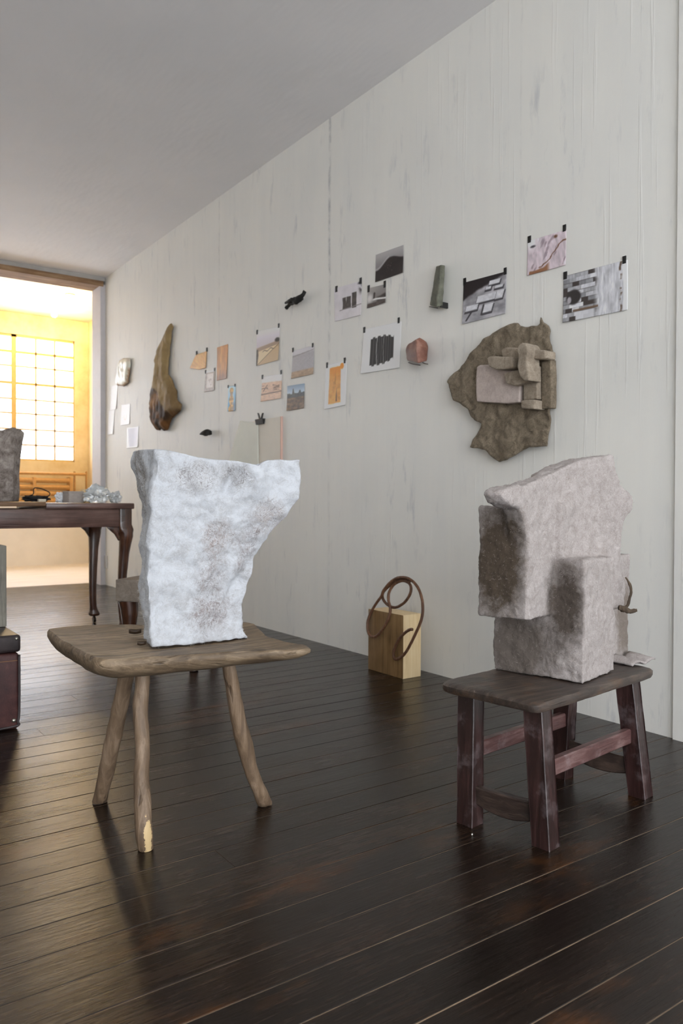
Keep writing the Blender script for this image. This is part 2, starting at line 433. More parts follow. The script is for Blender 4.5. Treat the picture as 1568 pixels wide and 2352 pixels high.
# street side wall behind the viewer with its wide shop window
wf = struct('wall_front', (0, -3.2, 0))
WXA, WXB, WZA, WZB = -2.80, 2.10, 0.10, 2.88
sbox('wall_section', -3.5, WXA, -3.35, -3.2, 0, CZ, M['wall'], wf); sbox('wall_section', WXB, WX+0.1, -3.35, -3.2, 0, CZ, M['wall'], wf)
sbox('wall_section', WXA, WXB, -3.35, -3.2, 0, WZA, M['wall'], wf); sbox('wall_section', WXA, WXB, -3.35, -3.2, WZB, CZ, M['wall'], wf)
M['frame_paint'] = m_plain('window_frame_paint', rgb(205, 200, 188), 0.5, 0.06, 30, 0.1)
w2 = struct('window_2', (0.1, -3.25, WZA))
for x in np.linspace(WXA, WXB, 4): sbox('mullion', x-0.03, x+0.03, -3.31, -3.24, WZA, WZB, M['frame_paint'], w2)
t = NT('added_dimming_glass'); t.t.nodes.remove(t.b)
tr = t.n('ShaderNodeBsdfTransparent', Color=(0.625, 0.625, 0.63, 1)); t.t.links.new(tr.outputs[0], t.out.inputs[0]); M['dimglass'] = t.m  # unseen grey panes, added to cut down the daylight from the street
for xa, xb in zip(np.linspace(WXA, WXB, 4)[:-1], np.linspace(WXA, WXB, 4)[1:]):
    sbox('pane', xa+0.031, xb-0.031, -3.280, -3.274, WZA, 2.249, M['dimglass'], w2); sbox('pane', xa+0.031, xb-0.031, -3.280, -3.274, 2.291, WZB, M['dimglass'], w2)
sbox('transom', WXA, WXB, -3.31, -3.24, 2.25, 2.29, M['frame_paint'], w2)

# opening to the back room: painted face, raw timber underside, jamb strip
M['lintel_wood'] = m_wood('raw_lintel_timber', rgb(92, 66, 46), rgb(140, 108, 78), rgb(182, 152, 118), 0, 0.5, 0.8, 0.6)
M['lintel_paint'] = m_plain('dull_lintel_paint', rgb(176, 172, 166), 0.7, 0.08, 12, 0.1)
lint = struct('trim_1', (1.2, YE, 2.85))
sbox('lintel_face', -1.2, WX-0.005, YE-0.012, YE, 2.893, CZ, M['lintel_paint'], lint)
sbox('lintel_beam', -1.2, WX-0.03, YE, YE+0.25, 2.85, CZ, M['lintel_wood'], lint)
sbox('lintel_board', -1.2, WX-0.02, YE-0.014, YE, 2.843, 2.892, M['lintel_wood'], lint)
M['jamb'] = m_plain('jamb_paint', rgb(206, 202, 204), 0.6, 0.03, 20, 0.1)
jamb = sbox('trim_2', WX-0.045, WX, YE, YE+0.25, 0, 2.862, M['jamb'])
sbox('wall_opening_left', -3.5, -1.2, YE, YE+0.25, 0, CZ, M['wall'])

# ------------------------------------------------------------------ back room
YB, BX, BZ = 10.0, 3.10, 3.09
t = NT('yellowed_wall_paint'); p = t.pos()
c_ = t.ramp(t.noise(p, 3.5, 5, 0.65), [(0.3, rgb(204, 178, 130)), (0.5, rgb(222, 202, 160)), (0.72, rgb(232, 216, 182))])
M['yellow'] = t.fin(c_, 0.6, t.bump(t.noise(p, 30, 4), 0.2, 0.01))
t = NT('pale_worn_floor_paint'); p = t.pos((1, 6, 1))
c_ = t.ramp(t.noise(p, 2.5, 6, 0.65), [(0.3, rgb(222, 212, 206)), (0.7, rgb(240, 234, 230))])
M['palefloor'] = t.fin(c_, 0.45, t.bump(t.noise(p, 8, 4), 0.15, 0.01))
M['dado'] = m_plain('white_dado_paint', rgb(240, 236, 232), 0.5, 0.03, 6, 0.1)
M['creamceil'] = m_plain('cream_ceiling_paint', rgb(228, 220, 200), 0.5, 0.04, 6, 0.1)
sbox('floor_back_room', -1.6, BX+0.1, 7.60, YB+0.2, -0.06, 0.0, M['palefloor'])
bc = struct('ceiling_back_room', (1.0, 8.8, BZ))
sbox('ceiling_base', -1.6, BX+0.1, YE+0.25, YB+0.2, BZ+0.012, BZ+0.1, M['creamceil'], bc)
yy = YE+0.25; n_ = 0
while yy < YB:
    sbox('ceiling_plank', -1.6, BX, yy+0.003, min(yy+0.197, YB), BZ, BZ+0.012, M['creamceil'], bc); yy += 0.2
sbox('wall_header', -1.6, BX, YE+0.13, YE+0.25, CZ, BZ+0.1, M['creamceil'])
sbox('wall_back_room_right', BX, BX+0.1, YE, YB+0.2, 0, BZ+0.1, M['yellow'])
sbox('wall_back_room_left', -1.7, -1.6, YE, YB+0.2, 0, BZ+0.1, M['yellow'])
sbox('wall_back_room_return', WX-0.03, BX+0.1, YE+0.10, YE+0.25, 0, BZ+0.1, M['yellow'])
WA, WB, WZ0, WZ1 = -0.62, 2.93, 1.30, 2.83
wb = struct('wall_back', (1, YB, 0))
sbox('wall_section', -1.7, WA, YB, YB+0.2, 0.74, BZ+0.1, M['yellow'], wb); sbox('wall_section', WB, BX+0.1, YB, YB+0.2, 0.74, BZ+0.1, M['yellow'], wb)
sbox('wall_section', WA, WB, YB, YB+0.2, 0.74, WZ0, M['yellow'], wb); sbox('wall_dado', -1.7, BX+0.1, YB-0.01, YB+0.2, 0, 0.74, M['dado'], wb); sbox('wall_section', WA, WB, YB, YB+0.2, WZ1, BZ+0.1, M['yellow'], wb)
M['steel_frame'] = m_plain('ochre_steel_sash', rgb(206, 172, 108), 0.5, 0.1, 30, 0.1)
t = NT('frosted_window_glass'); t.t.nodes.remove(t.b)
tr = t.n('ShaderNodeBsdfTransparent', Color=(0.70, 0.71, 0.74, 1)); tl = t.n('ShaderNodeBsdfTranslucent', Color=(0.8, 0.81, 0.83, 1)); gl = t.n('ShaderNodeBsdfGlossy', Roughness=0.2)
m1 = t.n('ShaderNodeMixShader', i0=0.45, i1=tr.outputs[0], i2=tl.outputs[0]); m2 = t.n('ShaderNodeMixShader', i0=0.06, i1=m1.outputs[0], i2=gl.outputs[0])
t.t.links.new(m2.outputs[0], t.out.inputs[0]); M['frost'] = t.m
win = struct('window_1', (1.15, YB, WZ0))
zr = [1.31, 1.49, 1.68, 1.873, 2.047, 2.24, 2.447, 2.62, 2.82]
def bar(n, x0, x1, z0, z1, d=0.03): sbox(n, x0, x1, YB+0.015, YB+0.015+d, z0, z1, M['steel_frame'], win)
bar('window_head', WA, WB, WZ1-0.03, WZ1, 0.06); bar('window_sill', WA, WB, WZ0, WZ0+0.02, 0.06)
secs = [(2.235, 2.915), (1.50, 2.175), (0.77, 1.44), (0.04, 0.71), (-0.60, -0.02)]
for si, (xa, xb) in enumerate(secs):
    bar('mullion', xb, xb+0.06 if si else WB, WZ0, WZ1, 0.06)
    cols = np.linspace(xa, xb, 4)
    for x in cols[1:-1]: bar('muntin', x-0.010, x+0.010, WZ0+0.02, WZ1-0.03, 0.02)
    for i, z in enumerate(zr[1:-1]):
        w_ = 0.016 if i in (4, 6) else 0.010
        bar('muntin', xa, xb, z-w_, z+w_, 0.02)
    for i in range(8):
        for j in range(3):
            sbox('pane', cols[j]+0.006, cols[j+1]-0.006, YB+0.026, YB+0.029, zr[i]+0.006, zr[i+1]-0.006, M['frost'], win)
bar('mullion', WA, WA+0.03, WZ0, WZ1, 0.06)
# heating pipes under the sill
M['pipe'] = m_plain('tan_pipe_paint', rgb(188, 142, 84), 0.4, 0.12, 30, 0.1)
pp = thing('heating_pipes', (1.6, YB-0.12, 0.8), 'stack of tan painted heating pipes under the frosted window', 'pipes')
for py, r_ in ((1087, 0.018), (1103, 0.030), (1118.5, 0.030), (1133, 0.030), (1149, 0.03)):
    q = at_y(80, py, YB-0.12)
    xe = float(at_y(162 if r_ > 0.02 else 196, py, YB-0.12)[0])
    v, f = tube([(-0.4, YB-0.12, q[2]), (1.0, YB-0.12, q[2]), (xe, YB-0.12, q[2])], r_, 12); put('pipe', v, f, M['pipe'], pp, sharp=50)
for px in (78, 162):
    a = at_y(px, 1100, YB-0.12); v, f = boxr(a[0]-0.02, a[0]+0.02, YB-0.155, YB-0.016, 0.76, float(at_y(px, 1096, YB-0.12)[2]), 0.006); put('pipe_bracket', v, f, M['pipe'], pp, sharp=40)
for px in (198, 171):
    a = at_y(px, 1100, YB-0.08); zt = float(at_y(px, 1083, YB-0.08)[2]); v, f = tube([(a[0], YB-0.08, 0.76), (a[0], YB-0.08, 0.9), (a[0], YB-0.08, zt)], 0.012, 10); put('riser', v, f, M['pipe'], pp, sharp=50)
# two bare bulbs on the back room ceiling
t = NT('lit_bulb_glass'); t.set(t.b.inputs['Emission Color'], rgb(255, 214, 140)); t.b.inputs['Emission Strength'].default_value = 420.0; M['bulb'] = t.m
M['porcelain'] = m_plain('white_porcelain', rgb(228, 222, 206), 0.3, 0.03, 20, 0)
def lamp(px, py, Y, label):
    c = at_y(px, py, Y); o = thing('ceiling_lamp', (c[0], c[1], BZ), label, 'lamp', 'bare bulbs in the back room')
    prof = [(0.055, 0.0), (0.055, -0.02), (0.03, -0.03), (0.022, -0.035), (0.02, c[2]+0.05-BZ)]
    rings = [np.array([(c[0]+r*math.cos(a), c[1]+r*math.sin(a), BZ+z) for a in np.linspace(0, 2*math.pi, 20, endpoint=False)]) for r, z in prof]
    put('lamp_holder', *loft(rings), M['porcelain'], o, sharp=40)
    prof = [(0.012, 0.055), (0.016, 0.04), (0.026, 0.02), (0.032, 0.0), (0.028, -0.018), (0.015, -0.03), (0.002, -0.033)]
    rings = [np.array([(c[0]+r*math.cos(a), c[1]+r*math.sin(a), c[2]+z) for a in np.linspace(0, 2*math.pi, 20, endpoint=False)]) for r, z in prof]
    put('bulb', *loft(rings), M['bulb'], o)
    l = bpy.data.lights.new('bulb_light', 'POINT'); l.energy = 9; l.color = (1.0, 0.80, 0.54); l.shadow_soft_size = 0.05
    lo = bpy.data.objects.new('bulb_light', l); COL.objects.link(lo); lo.parent = o; lo.location = (0, 0, c[2]-BZ-0.06)
lamp(124.5, 722, 9.35, 'bare lit bulb hanging nearer the frosted window, lower in view')
lamp(161, 693, 8.75, 'bare lit bulb nearer the lintel, higher in view')

# ================================================================== FURNITURE
# ------------------------------------------------------------------ three-legged log stool
ZS = 0.455
M['stool_seat'] = m_wood('weathered_log_seat', rgb(62, 50, 38), rgb(114, 96, 75), rgb(166, 146, 120), 0, 0.9, 0.6, 0.55, wear=rgb(176, 150, 120), wearamt=0.35, rot=(0, 0, math.radians(28)))
M['stool_leg'] = m_wood('peeled_branch_leg', rgb(74, 58, 44), rgb(118, 97, 76), rgb(156, 134, 112), 2, 0.9, 0.55, 0.7, wear=rgb(96, 78, 62), wearamt=0.3)
outline_px = [(107, 1447), (112, 1442), (150, 1438), (230, 1435), (330, 1433), (430, 1431), (520, 1429), (560, 1428), (584, 1431), (598, 1446), (610, 1459), (632, 1468), (670, 1475), (704, 1481), (717, 1488),
              (712, 1492), (629, 1494), (505, 1501), (380, 1507), (290, 1511), (224, 1514), (206, 1507), (180, 1492), (150, 1475), (122, 1458)]
top = np.array([at_z(x, y, ZS) for x, y in outline_px])
cst = top.mean(0)
stool = thing('three_legged_stool', (cst[0], cst[1], 0), 'weathered log stool with three branch legs carrying the white felt', 'stool')
R0 = resample(top[:, :2], 150, 3)
ax = at_z(700, 1487, ZS)-at_z(165, 1475, ZS); L_ = np.linalg.norm(ax[:2]); ax = ax[:2]/L_
st0 = at_z(165, 1475, ZS)[:2]
axis_pt = R0.mean(0)
rings = []
def ring(sc_end, sc_side, dz, dish=0.0):
    out = []
    per = np.array([-ax[1], ax[0]])
    for q in R0:
        d = q-axis_pt; a = d@ax; b = d@per
        s = np.clip((q-st0)@ax/L_, 0, 1); th = 1.0-0.50*s**1.5
        xy = axis_pt+ax*a*sc_end+per*b*sc_side
        z = ZS+dz*th
        z += 0.0022*fb((xy[0]*14, xy[1]*14, dz*30), 3)
        out.append((xy[0], xy[1], z))
    return np.array(out)
for sc_e, sc_s, dz in ((0.05, 0.05, -0.010), (0.4, 0.4, -0.008), (0.75, 0.75, -0.005), (0.93, 0.93, -0.002), (0.985, 0.98, 0.0), (1.0, 1.0, -0.006), (1.0, 1.005, -0.018), (0.975, 0.985, -0.032), (0.93, 0.92, -0.048), (0.87, 0.80, -0.060), (0.75, 0.6, -0.068), (0.4, 0.3, -0.072), (0.05, 0.05, -0.073)):
    rings.append(ring(sc_e, sc_s, dz))
v, f = loft(rings); seat = put('seat', wobble(v, 0.0022, 9, 2.0), f, M['stool_seat'], stool, sharp=50)
def leg_px(pts, radii, parent, mat, wob=0.14, seg=16, n=30, name='leg'):
    P = [at_depth(x, y, d) for x, y, d in pts]
    P[-1] = np.array(P[-1]); 
    v, f = tube(P, radii, seg, n, wob=wob, wsc=16)
    v[:, 2] = np.maximum(v[:, 2], 0.0005)
    return put(name, v, f, mat, parent, sharp=55)
dF = depth_at_z(333, 1950, 0); dL = depth_at_z(229, 1842, 0); dR = depth_at_z(610, 1847, 0)
sc0 = at_depth(346, 1925, 1.755)-ORG['three_legged_stool']
M['stool_leg_scar'] = m_wood('peeled_branch_leg_with_bare_scar', rgb(74, 58, 44), rgb(118, 97, 76), rgb(156, 134, 112), 2, 0.9, 0.55, 0.7, wear=rgb(96, 78, 62), wearamt=0.3, scar=(tuple(sc0), (0.014, 0.022, 0.062), rgb(206, 178, 132)))
leg_px([(328, 1520, 1.85), (326, 1580, 1.84), (322, 1640, 1.83), (328, 1720, 1.81), (325, 1790, 1.80), (328, 1860, 1.785), (330, 1910, 1.775), (334, 1952, dF)], [0.0175, 0.0175, 0.018, 0.0175, 0.018, 0.0195, 0.019, 0.0185], stool, M['stool_leg_scar'])
leg_px([(296, 1520, 1.94), (288, 1560, 1.95), (272, 1640, 1.975), (255, 1720, 2.0), (240, 1790, 2.03), (229, 1842, dL)], [0.020, 0.020, 0.020, 0.0205, 0.020, 0.0185], stool, M['stool_leg'])
leg_px([(523, 1515, 1.93), (530, 1560, 1.94), (543, 1630, 1.955), (556, 1690, 1.97), (575, 1760, 1.99), (595, 1815, 2.01), (609, 1848, dR)], [0.0165, 0.017, 0.018, 0.021, 0.0185, 0.018, 0.019], stool, M['stool_leg'])

# ------------------------------------------------------------------ white felt vessel on the stool
ZB = ZS+0.001
Lp = np.array([(300, 1030), (300, 1037), (303, 1075), (312, 1120), (325, 1165), (328, 1200), (322, 1235), (320, 1290), (313, 1340), (321, 1390), (328, 1430), (330, 1465), (332, 1490)], float)
Cp = np.array([(352, 1030), (352, 1070), (345, 1130), (346, 1180), (343, 1230), (338, 1290), (330, 1330), (336, 1385), (342, 1440), (344, 1480), (344, 1495)], float)
Rp = np.array([(690, 1030), (692, 1062), (694, 1110), (689, 1145), (670, 1182), (645, 1206), (611, 1245), (591, 1282), (581, 1320), (574, 1352), (563, 1400), (557, 1420), (560, 1440), (571, 1460), (575, 1470)], float)
Tp = np.array([(290, 1040), (300, 1037), (330, 1032), (360, 1031), (385, 1033), (420, 1042), (450, 1049), (480, 1054), (515, 1057), (545, 1059), (575, 1067), (590, 1071), (597, 1064), (612, 1058), (640, 1055), (665, 1058), (690, 1056), (705, 1058)], float)
dLc, dCc, dRc = 1.98, 1.825, 1.955
def edge(tab, z, d):
    y = CY-FPX*((z-H)/d*_u0[2]+0.0)  # image row of that height
    y = proj(CAM+d*_f+np.array([0, 0, z-H]) - np.array([0, 0, (d*_f)[2]]))[1]
    x = np.interp(y, tab[:, 1], tab[:, 0]); p = at_depth(x, y, d); p[2] = z; return p
NU, NV = 170, 116
def section(z):
    Lq, Cq, Rq = edge(Lp, z, dLc), edge(Cp, z, dCc), edge(Rp, z, dRc)
    Mq = (Cq+Rq)/2; nrm = np.array([-(Rq-Cq)[1], (Rq-Cq)[0], 0]); nrm /= np.linalg.norm(nrm)
    if nrm@_f > 0: nrm = -nrm
    BR = Rq+(Lq-Cq)*0.45; BL = Lq+(Rq-Cq)*0.08+(Lq-Cq)*0.1; BM = (BR+BL)/2
    Q = np.array([Lq, Cq, Cq*0.66+Rq*0.34+nrm*0.006, Mq+nrm*0.006, Cq*0.3+Rq*0.7+nrm*0.0, Rq, BR, BM, BL])
    # fixed share of samples for every side so that columns line up
    n = [22, 24, 20, 24, 26, 14, 14, 14, 12]; out = []
    for i in range(9):
        a, b = Q[i], Q[(i+1) % 9]
        for k in range(n[i]): out.append(a+(b-a)*k/n[i])
    out = np.array(out)
    for _ in range(7): out = 0.25*np.roll(out, 1, 0)+0.5*out+0.25*np.roll(out, -1, 0)
    return out
zs = np.linspace(ZB-0.002, 0.935, 150); S = np.array([section(z) for z in zs]); NU = S.shape[1]
ztop = np.empty(NU)
for k in range(NU):
    z = 0.9
    for _ in range(6):
        i = np.searchsorted(zs, z).clip(1, 149); p = S[i, k]; x, y, d = proj((p[0], p[1], z))
        yt = np.interp(x, Tp[:, 0], Tp[:, 1]); z += (y-yt)*d/FPX
    ztop[k] = z
front = np.zeros(NU)
for k in range(NU):
    d = proj(S[60, k])[2]; front[k] = d
back = np.clip((front-front.min())/(front.max()-front.min()), 0, 1)
ztop -= 0.014*(np.arange(NU) > 140)
for _ in range(2): ztop = 0.25*np.roll(ztop, 1)+0.5*ztop+0.25*np.roll(ztop, -1)
zbot = np.array([ZB+0.0035*mn.noise(Vector((k*0.12, 3, 0))) for k in range(NU)])
V = []
for j in range(NV):
    for k in range(NU):
        z = zbot[k]+(ztop[k]-zbot[k])*j/(NV-1); i = np.interp(z, zs, np.arange(150)); i0 = min(int(i), 148); u = i-i0
        p = S[i0, k]*(1-u)+S[i0+1, k]*u; p[2] = z; V.append(p)
V = np.array(V); F = []
for j in range(NV-1):
    for k in range(NU):
        k2 = (k+1) % NU; F.append([j*NU+k, j*NU+k2, (j+1)*NU+k2, (j+1)*NU+k])
G = V.reshape(NV, NU, 3); tang = np.roll(G, -1, 1)-np.roll(G, 1, 1); nor = np.stack([tang[..., 1], -tang[..., 0], 0*tang[..., 0]], -1); nor /= np.linalg.norm(nor, axis=-1)[..., None]+1e-9
cen = G.mean(1, keepdims=True)
if ((G-cen)*nor).sum() < 0: nor = -nor
for j in range(NV):
    for k in range(NU):
        p = G[j, k]; x, y, d = proj(p)
        a = 0.0105*fb(tuple(p*9.0), 3)+0.0062*fb(tuple(p*24+5), 3)+0.0016*fb(tuple(p*75), 2)
        if k < 140:   # folds that the felt shows: a dimple below the rim and a soft diagonal crease
            a -= 0.024*math.exp(-(((x-533)+(y-1105)*0.35)/16)**2-((y-1105)/34)**2)
            a += 0.014*math.exp(-(((x-590)-(y-1090)*0.2)/22)**2-((y-1100)/60)**2)
            a -= 0.011*math.exp(-(((x-640)+(y-1215)*0.7)/14)**2-((y-1230)/70)**2)
            a -= 0.010*math.exp(-(((x-560)+(y-1310)*0.6)/13)**2-((y-1320)/70)**2)
            a += 0.008*math.exp(-((x-370)/22)**2-((y-1330)/45)**2)
            a -= 0.006*math.exp(-((x-362)/16)**2-((y-1105)/50)**2)
        G[j, k] = p+nor[j, k]*a
cw = G.reshape(-1, 3).mean(0)
def loc_of(px, py, d, org): return tuple(at_depth(px, py, d)-org)
ow = np.array([cw[0], cw[1], ZB])
M['felt_white'] = m_felt('white_wool_felt', rgb(196, 199, 204), rgb(160, 158, 158), 0.46, 0.74, 1.0, 0.5, 0.55, patches=[
    (loc_of(508, 1240, 1.87, ow), (0.055, 0.055, 0.06), rgb(150, 132, 122), 0.8),
    (loc_of(500, 1320, 1.87, ow), (0.06, 0.06, 0.08), rgb(150, 138, 134), 0.55),
    (loc_of(575, 1290, 1.91, ow), (0.05, 0.05, 0.13), rgb(140, 130, 128), 0.7),
    (loc_of(625, 1190, 1.93, ow), (0.05, 0.05, 0.06), rgb(158, 144, 136), 0.55),
    (loc_of(505, 1410, 1.87, ow), (0.085, 0.085, 0.085), rgb(142, 130, 126), 0.75),
    (loc_of(540, 1095, 1.88, ow), (0.05, 0.05, 0.045), rgb(150, 146, 142), 0.5),
    (loc_of(450, 1095, 1.85, ow), (0.07, 0.07, 0.05), rgb(176, 174, 172), 0.4),
    (loc_of(318, 1110, 1.93, ow), (0.06, 0.06, 0.13), rgb(132, 122, 108), 0.8)], thread=0.55)  # last patch paints the shaded left side of the vessel into the wool colour
M['fuzz_white'] = m_plain('white_wool_fibre', rgb(228, 226, 222), 0.9, 0.04, 20, 0)
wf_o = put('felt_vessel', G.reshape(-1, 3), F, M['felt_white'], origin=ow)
tag(wf_o, 'tall white wool felt vessel with grey brown streaks on the log stool', 'felt sculpture')
sd = wf_o.modifiers.new('thickness', 'SOLIDIFY'); sd.thickness = 0.006; sd.offset = -1
baked(wf_o); fuzz(wf_o, 16000, 0.007, 0.00016, M['fuzz_white'], 4)
# small dark curled leaves lying on the seat beside the felt
M['leaf'] = m_plain('dry_brown_leaf', rgb(66, 50, 36), 0.5, 0.25, 90, 0.2)
def curl(px, py, ln, w, ang, label, hgt):
    c = at_z(px, py, ZS); dirx = np.array([math.cos(ang), math.sin(ang), 0]); pr = np.array([-dirx[1], dirx[0], 0]); V = []; F = []
    for i in range(13):
        s = -1+2*i/12
        for j in range(7):
            t_ = -1+2*j/6; wd = w*math.sqrt(max(0.02, 1-s*s*0.95))
            V.append(c+dirx*ln*s+pr*wd*t_+np.array([0, 0, -0.008+0.004+hgt*(t_*t_)+0.3*hgt*s*s]))
    for i in range(12):
        for j in range(6): F.append([i*7+j, i*7+j+1, (i+1)*7+j+1, (i+1)*7+j])
    o = put('dry_leaf', V, F, M['leaf']); tag(o, label, 'leaf', 'curled leaves on the log stool')
    m_ = o.modifiers.new('thickness', 'SOLIDIFY'); m_.thickness = 0.0025; return o
curl(310, 1453, 0.016, 0.010, -0.5, 'dark curled scrap on the stool seat, touching the felt at mid left', 0.010)
curl(325, 1479, 0.010, 0.007, -0.3, 'tiny dark curled scrap at the front left foot of the felt', 0.008)

# ------------------------------------------------------------------ small red brown bench
ZBn = 0.352
M['bench_top'] = m_wood('worn_dark_bench_top', rgb(34, 28, 25), rgb(66, 56, 50), rgb(104, 90, 78), 0, 1.0, 0.42, 0.4, rot=(0, 0, math.radians(-8)), wear=rgb(120, 84, 52), wearamt=0.3)
M['bench_paint'] = m_wood('red_brown_bench_paint', rgb(26, 15, 14), rgb(46, 27, 25), rgb(80, 54, 51), 2, 1.1, 0.30, 0.25, 0.7, wear=rgb(140, 128, 130), wearamt=0.3)
M['bench_rail'] = m_wood('faded_red_rail', rgb(66, 42, 40), rgb(100, 70, 67), rgb(140, 116, 112), 0, 1.1, 0.40, 0.3, 0.6, rot=(0, 0, math.radians(-8)), wear=rgb(160, 150, 152), wearamt=0.35)
M['bench_low'] = m_wood('dark_low_rail', rgb(26, 19, 17), rgb(48, 36, 31), rgb(84, 68, 58), 1, 1.1, 0.38, 0.3, 0.6, rot=(0, 0, math.radians(-8)))
bF, bL_, bR_ = at_z(1258, 1950, 0), at_z(1071, 1890, 0), at_z(1473, 1834, 0)
lv = (bR_-bF); lv /= np.linalg.norm(lv); sv = np.array([-lv[1], lv[0], 0.0])
cF, cL, cR = at_z(1233, 1619, ZBn), at_z(1013, 1565, ZBn), at_z(1529, 1537, ZBn)
def sl(p): q = np.asarray(p)-cF; return q@lv, q@sv
SB = sl(cL)[1]; LB = sl(cR)[0]
bench = thing('low_bench', (float((cL+cR)[0]/2), float((cL+cR)[1]/2), 0), 'low red brown wooden bench carrying the grey felt', 'bench')
Rb = np.stack([lv, sv, np.array([0, 0, 1.0])], 1)
bo = cF
def bp(l, s, z): return np.array([bo[0], bo[1], 0])+lv*l+sv*s+np.array([0, 0, z])
oc = [(0.0, 0.012), (0.006, 0.003), (0.016, 0.0), (LB-0.03, -0.002), (LB-0.008, 0.006), (LB, 0.03), (LB-0.004, SB-0.03), (LB-0.02, SB), (0.03, SB+0.004), (0.008, SB-0.004), (0.0, SB-0.02), (0.004, SB*0.5)]
oc = resample(np.array(oc), 120, 2); cm = oc.mean(0); rings = []
for sc, z in ((0.03, 0.0), (0.3, -0.0015), (0.6, -0.001), (0.9, 0.0), (0.975, -0.0008), (1.0, -0.006), (1.0, -0.016), (0.985, -0.0225), (0.9, -0.024), (0.03, -0.024)):
    rg = []
    for q in oc:
        w_ = cm+(q-cm)*sc if sc < 0.95 else cm+(q-cm)*(1-(1-sc)*1.0)
        rg.append(bp(w_[0], w_[1], ZBn+z+0.0012*fb((w_[0]*30, w_[1]*30, z*100), 3)))
    rings.append(np.array(rg))
v, f = loft(rings); put('seat', v, f, M['bench_top'], bench, sharp=45)
def prism_leg(topc, botc, wl, ws, name='leg', mat='bench_paint', wl2=None, ws2=None, parent=None):
    """tapered square leg between two points given as (l, s, z)"""
    secs_ = []
    for t_ in np.linspace(0, 1, 9):
        c = np.array(topc)*(1-t_)+np.array(botc)*t_; a = wl*(1-t_)+(wl2 or wl)*t_; b = ws*(1-t_)+(ws2 or ws)*t_; k = 0.08
        pts = []
        for (x, y) in ((-1, -1), (1, -1), (1, 1), (-1, 1)):
            pts += [(x*(1-k), y), (x, y*(1-k))] if x*y > 0 else [(x, y*(1-k)), (x*(1-k), y)]
        secs_.append(np.array([bp(c[0]+x*a/2+0.001*mn.noise(Vector((t_*6, x, y))), c[1]+y*b/2+0.001*mn.noise(Vector((t_*6, x+5, y))), c[2]) for x, y in pts]))
    v, f = loft(secs_); return put(name, v, f, M[mat], parent or bench, sharp=35)
zt = ZBn-0.022
lf, sf = sl(bF); ll, ls = sl(bL_); lr, srr = sl(bR_)
lt = sl(at_z(1243, 1640, zt)); ltl = sl(at_z(1072, 1597, zt)); ltr = sl(at_z(1462, 1575, zt))
f_top = (lf+0.020, sf+0.046, zt); f_bot = (lf+0.010, sf+0.012, 0.0)
l_top = (f_top[0]-0.012, SB-0.036, zt); l_bot = (ll+0.006, ls-0.006, 0.0)
r_top = (LB-0.036, f_top[1]+0.004, zt); r_bot = (lr+0.018, srr+0.012, 0.0)
b_top = (LB-0.080, SB-0.060, zt); b_bot = (LB-0.055, SB-0.030, 0.0)
for a, b in ((f_top, f_bot), (l_top, l_bot), (r_top, r_bot), (b_top, b_bot)): prism_leg(a, b, 0.042, 0.053, wl2=0.047, ws2=0.050)
def lerp(a, b, z): t_ = (a[2]-z)/(a[2]-b[2]); return np.array(a)*(1-t_)+np.array(b)*t_
def rail(A, B, h0, h1, th, axis, name, mat, sag=0.0, ds=0.0):
    """horizontal rail between two (l,s,z) centres"""
    A = np.array(A, float); B = np.array(B, float); rings = []
    for t_ in np.linspace(0, 1, 13):
        c = A*(1-t_)+B*t_; lo = c[2]-h0/2-sag*math.sin(math.pi*t_); hi = c[2]+h0/2-sag*0.15*math.sin(math.pi*t_); e = 0.003; w = th/2
        pts = [(-w, lo+e), (-w, hi-e), (-w+e, hi), (w-e, hi), (w, hi-e), (w, lo+e), (w-e, lo), (-w+e, lo)]
        rings.append(np.array([bp(c[0]+(x if axis == 's' else 0), c[1]+(x if axis == 'l' else 0), z) for x, z in pts]))
    v, f = loft(rings); return put(name, v, f, M[mat], bench, sharp=35)
za = 0.178
A = lerp(f_top, f_bot, 0.165); B = lerp(r_top, r_bot, 0.165); rail((A[0], A[1]+0.004, 0.168), (B[0]+0.004, B[1]+0.008, 0.163), 0.040, 0, 0.022, 'l', 'rail', 'bench_rail')
A = lerp(l_top, l_bot, 0.175); B = lerp(b_top, b_bot, 0.175); rail((A[0], A[1]-0.004, 0.178), (B[0], B[1]-0.006, 0.178), 0.040, 0, 0.022, 'l', 'rail', 'bench_rail')
A = lerp(f_top, f_bot, 0.075); B = lerp(l_top, l_bot, 0.075); rail((A[0]+0.002, A[1], 0.077), (B[0]+0.002, B[1]-0.008, 0.077), 0.040, 0, 0.022, 's', 'low_rail', 'bench_low', 0.020)
A = lerp(r_top, r_bot, 0.085); B = lerp(b_top, b_bot, 0.085); rail((A[0]-0.002, A[1], 0.080), (B[0]-0.002, B[1], 0.100), 0.040, 0, 0.022, 's', 'low_rail', 'bench_low', 0.020)

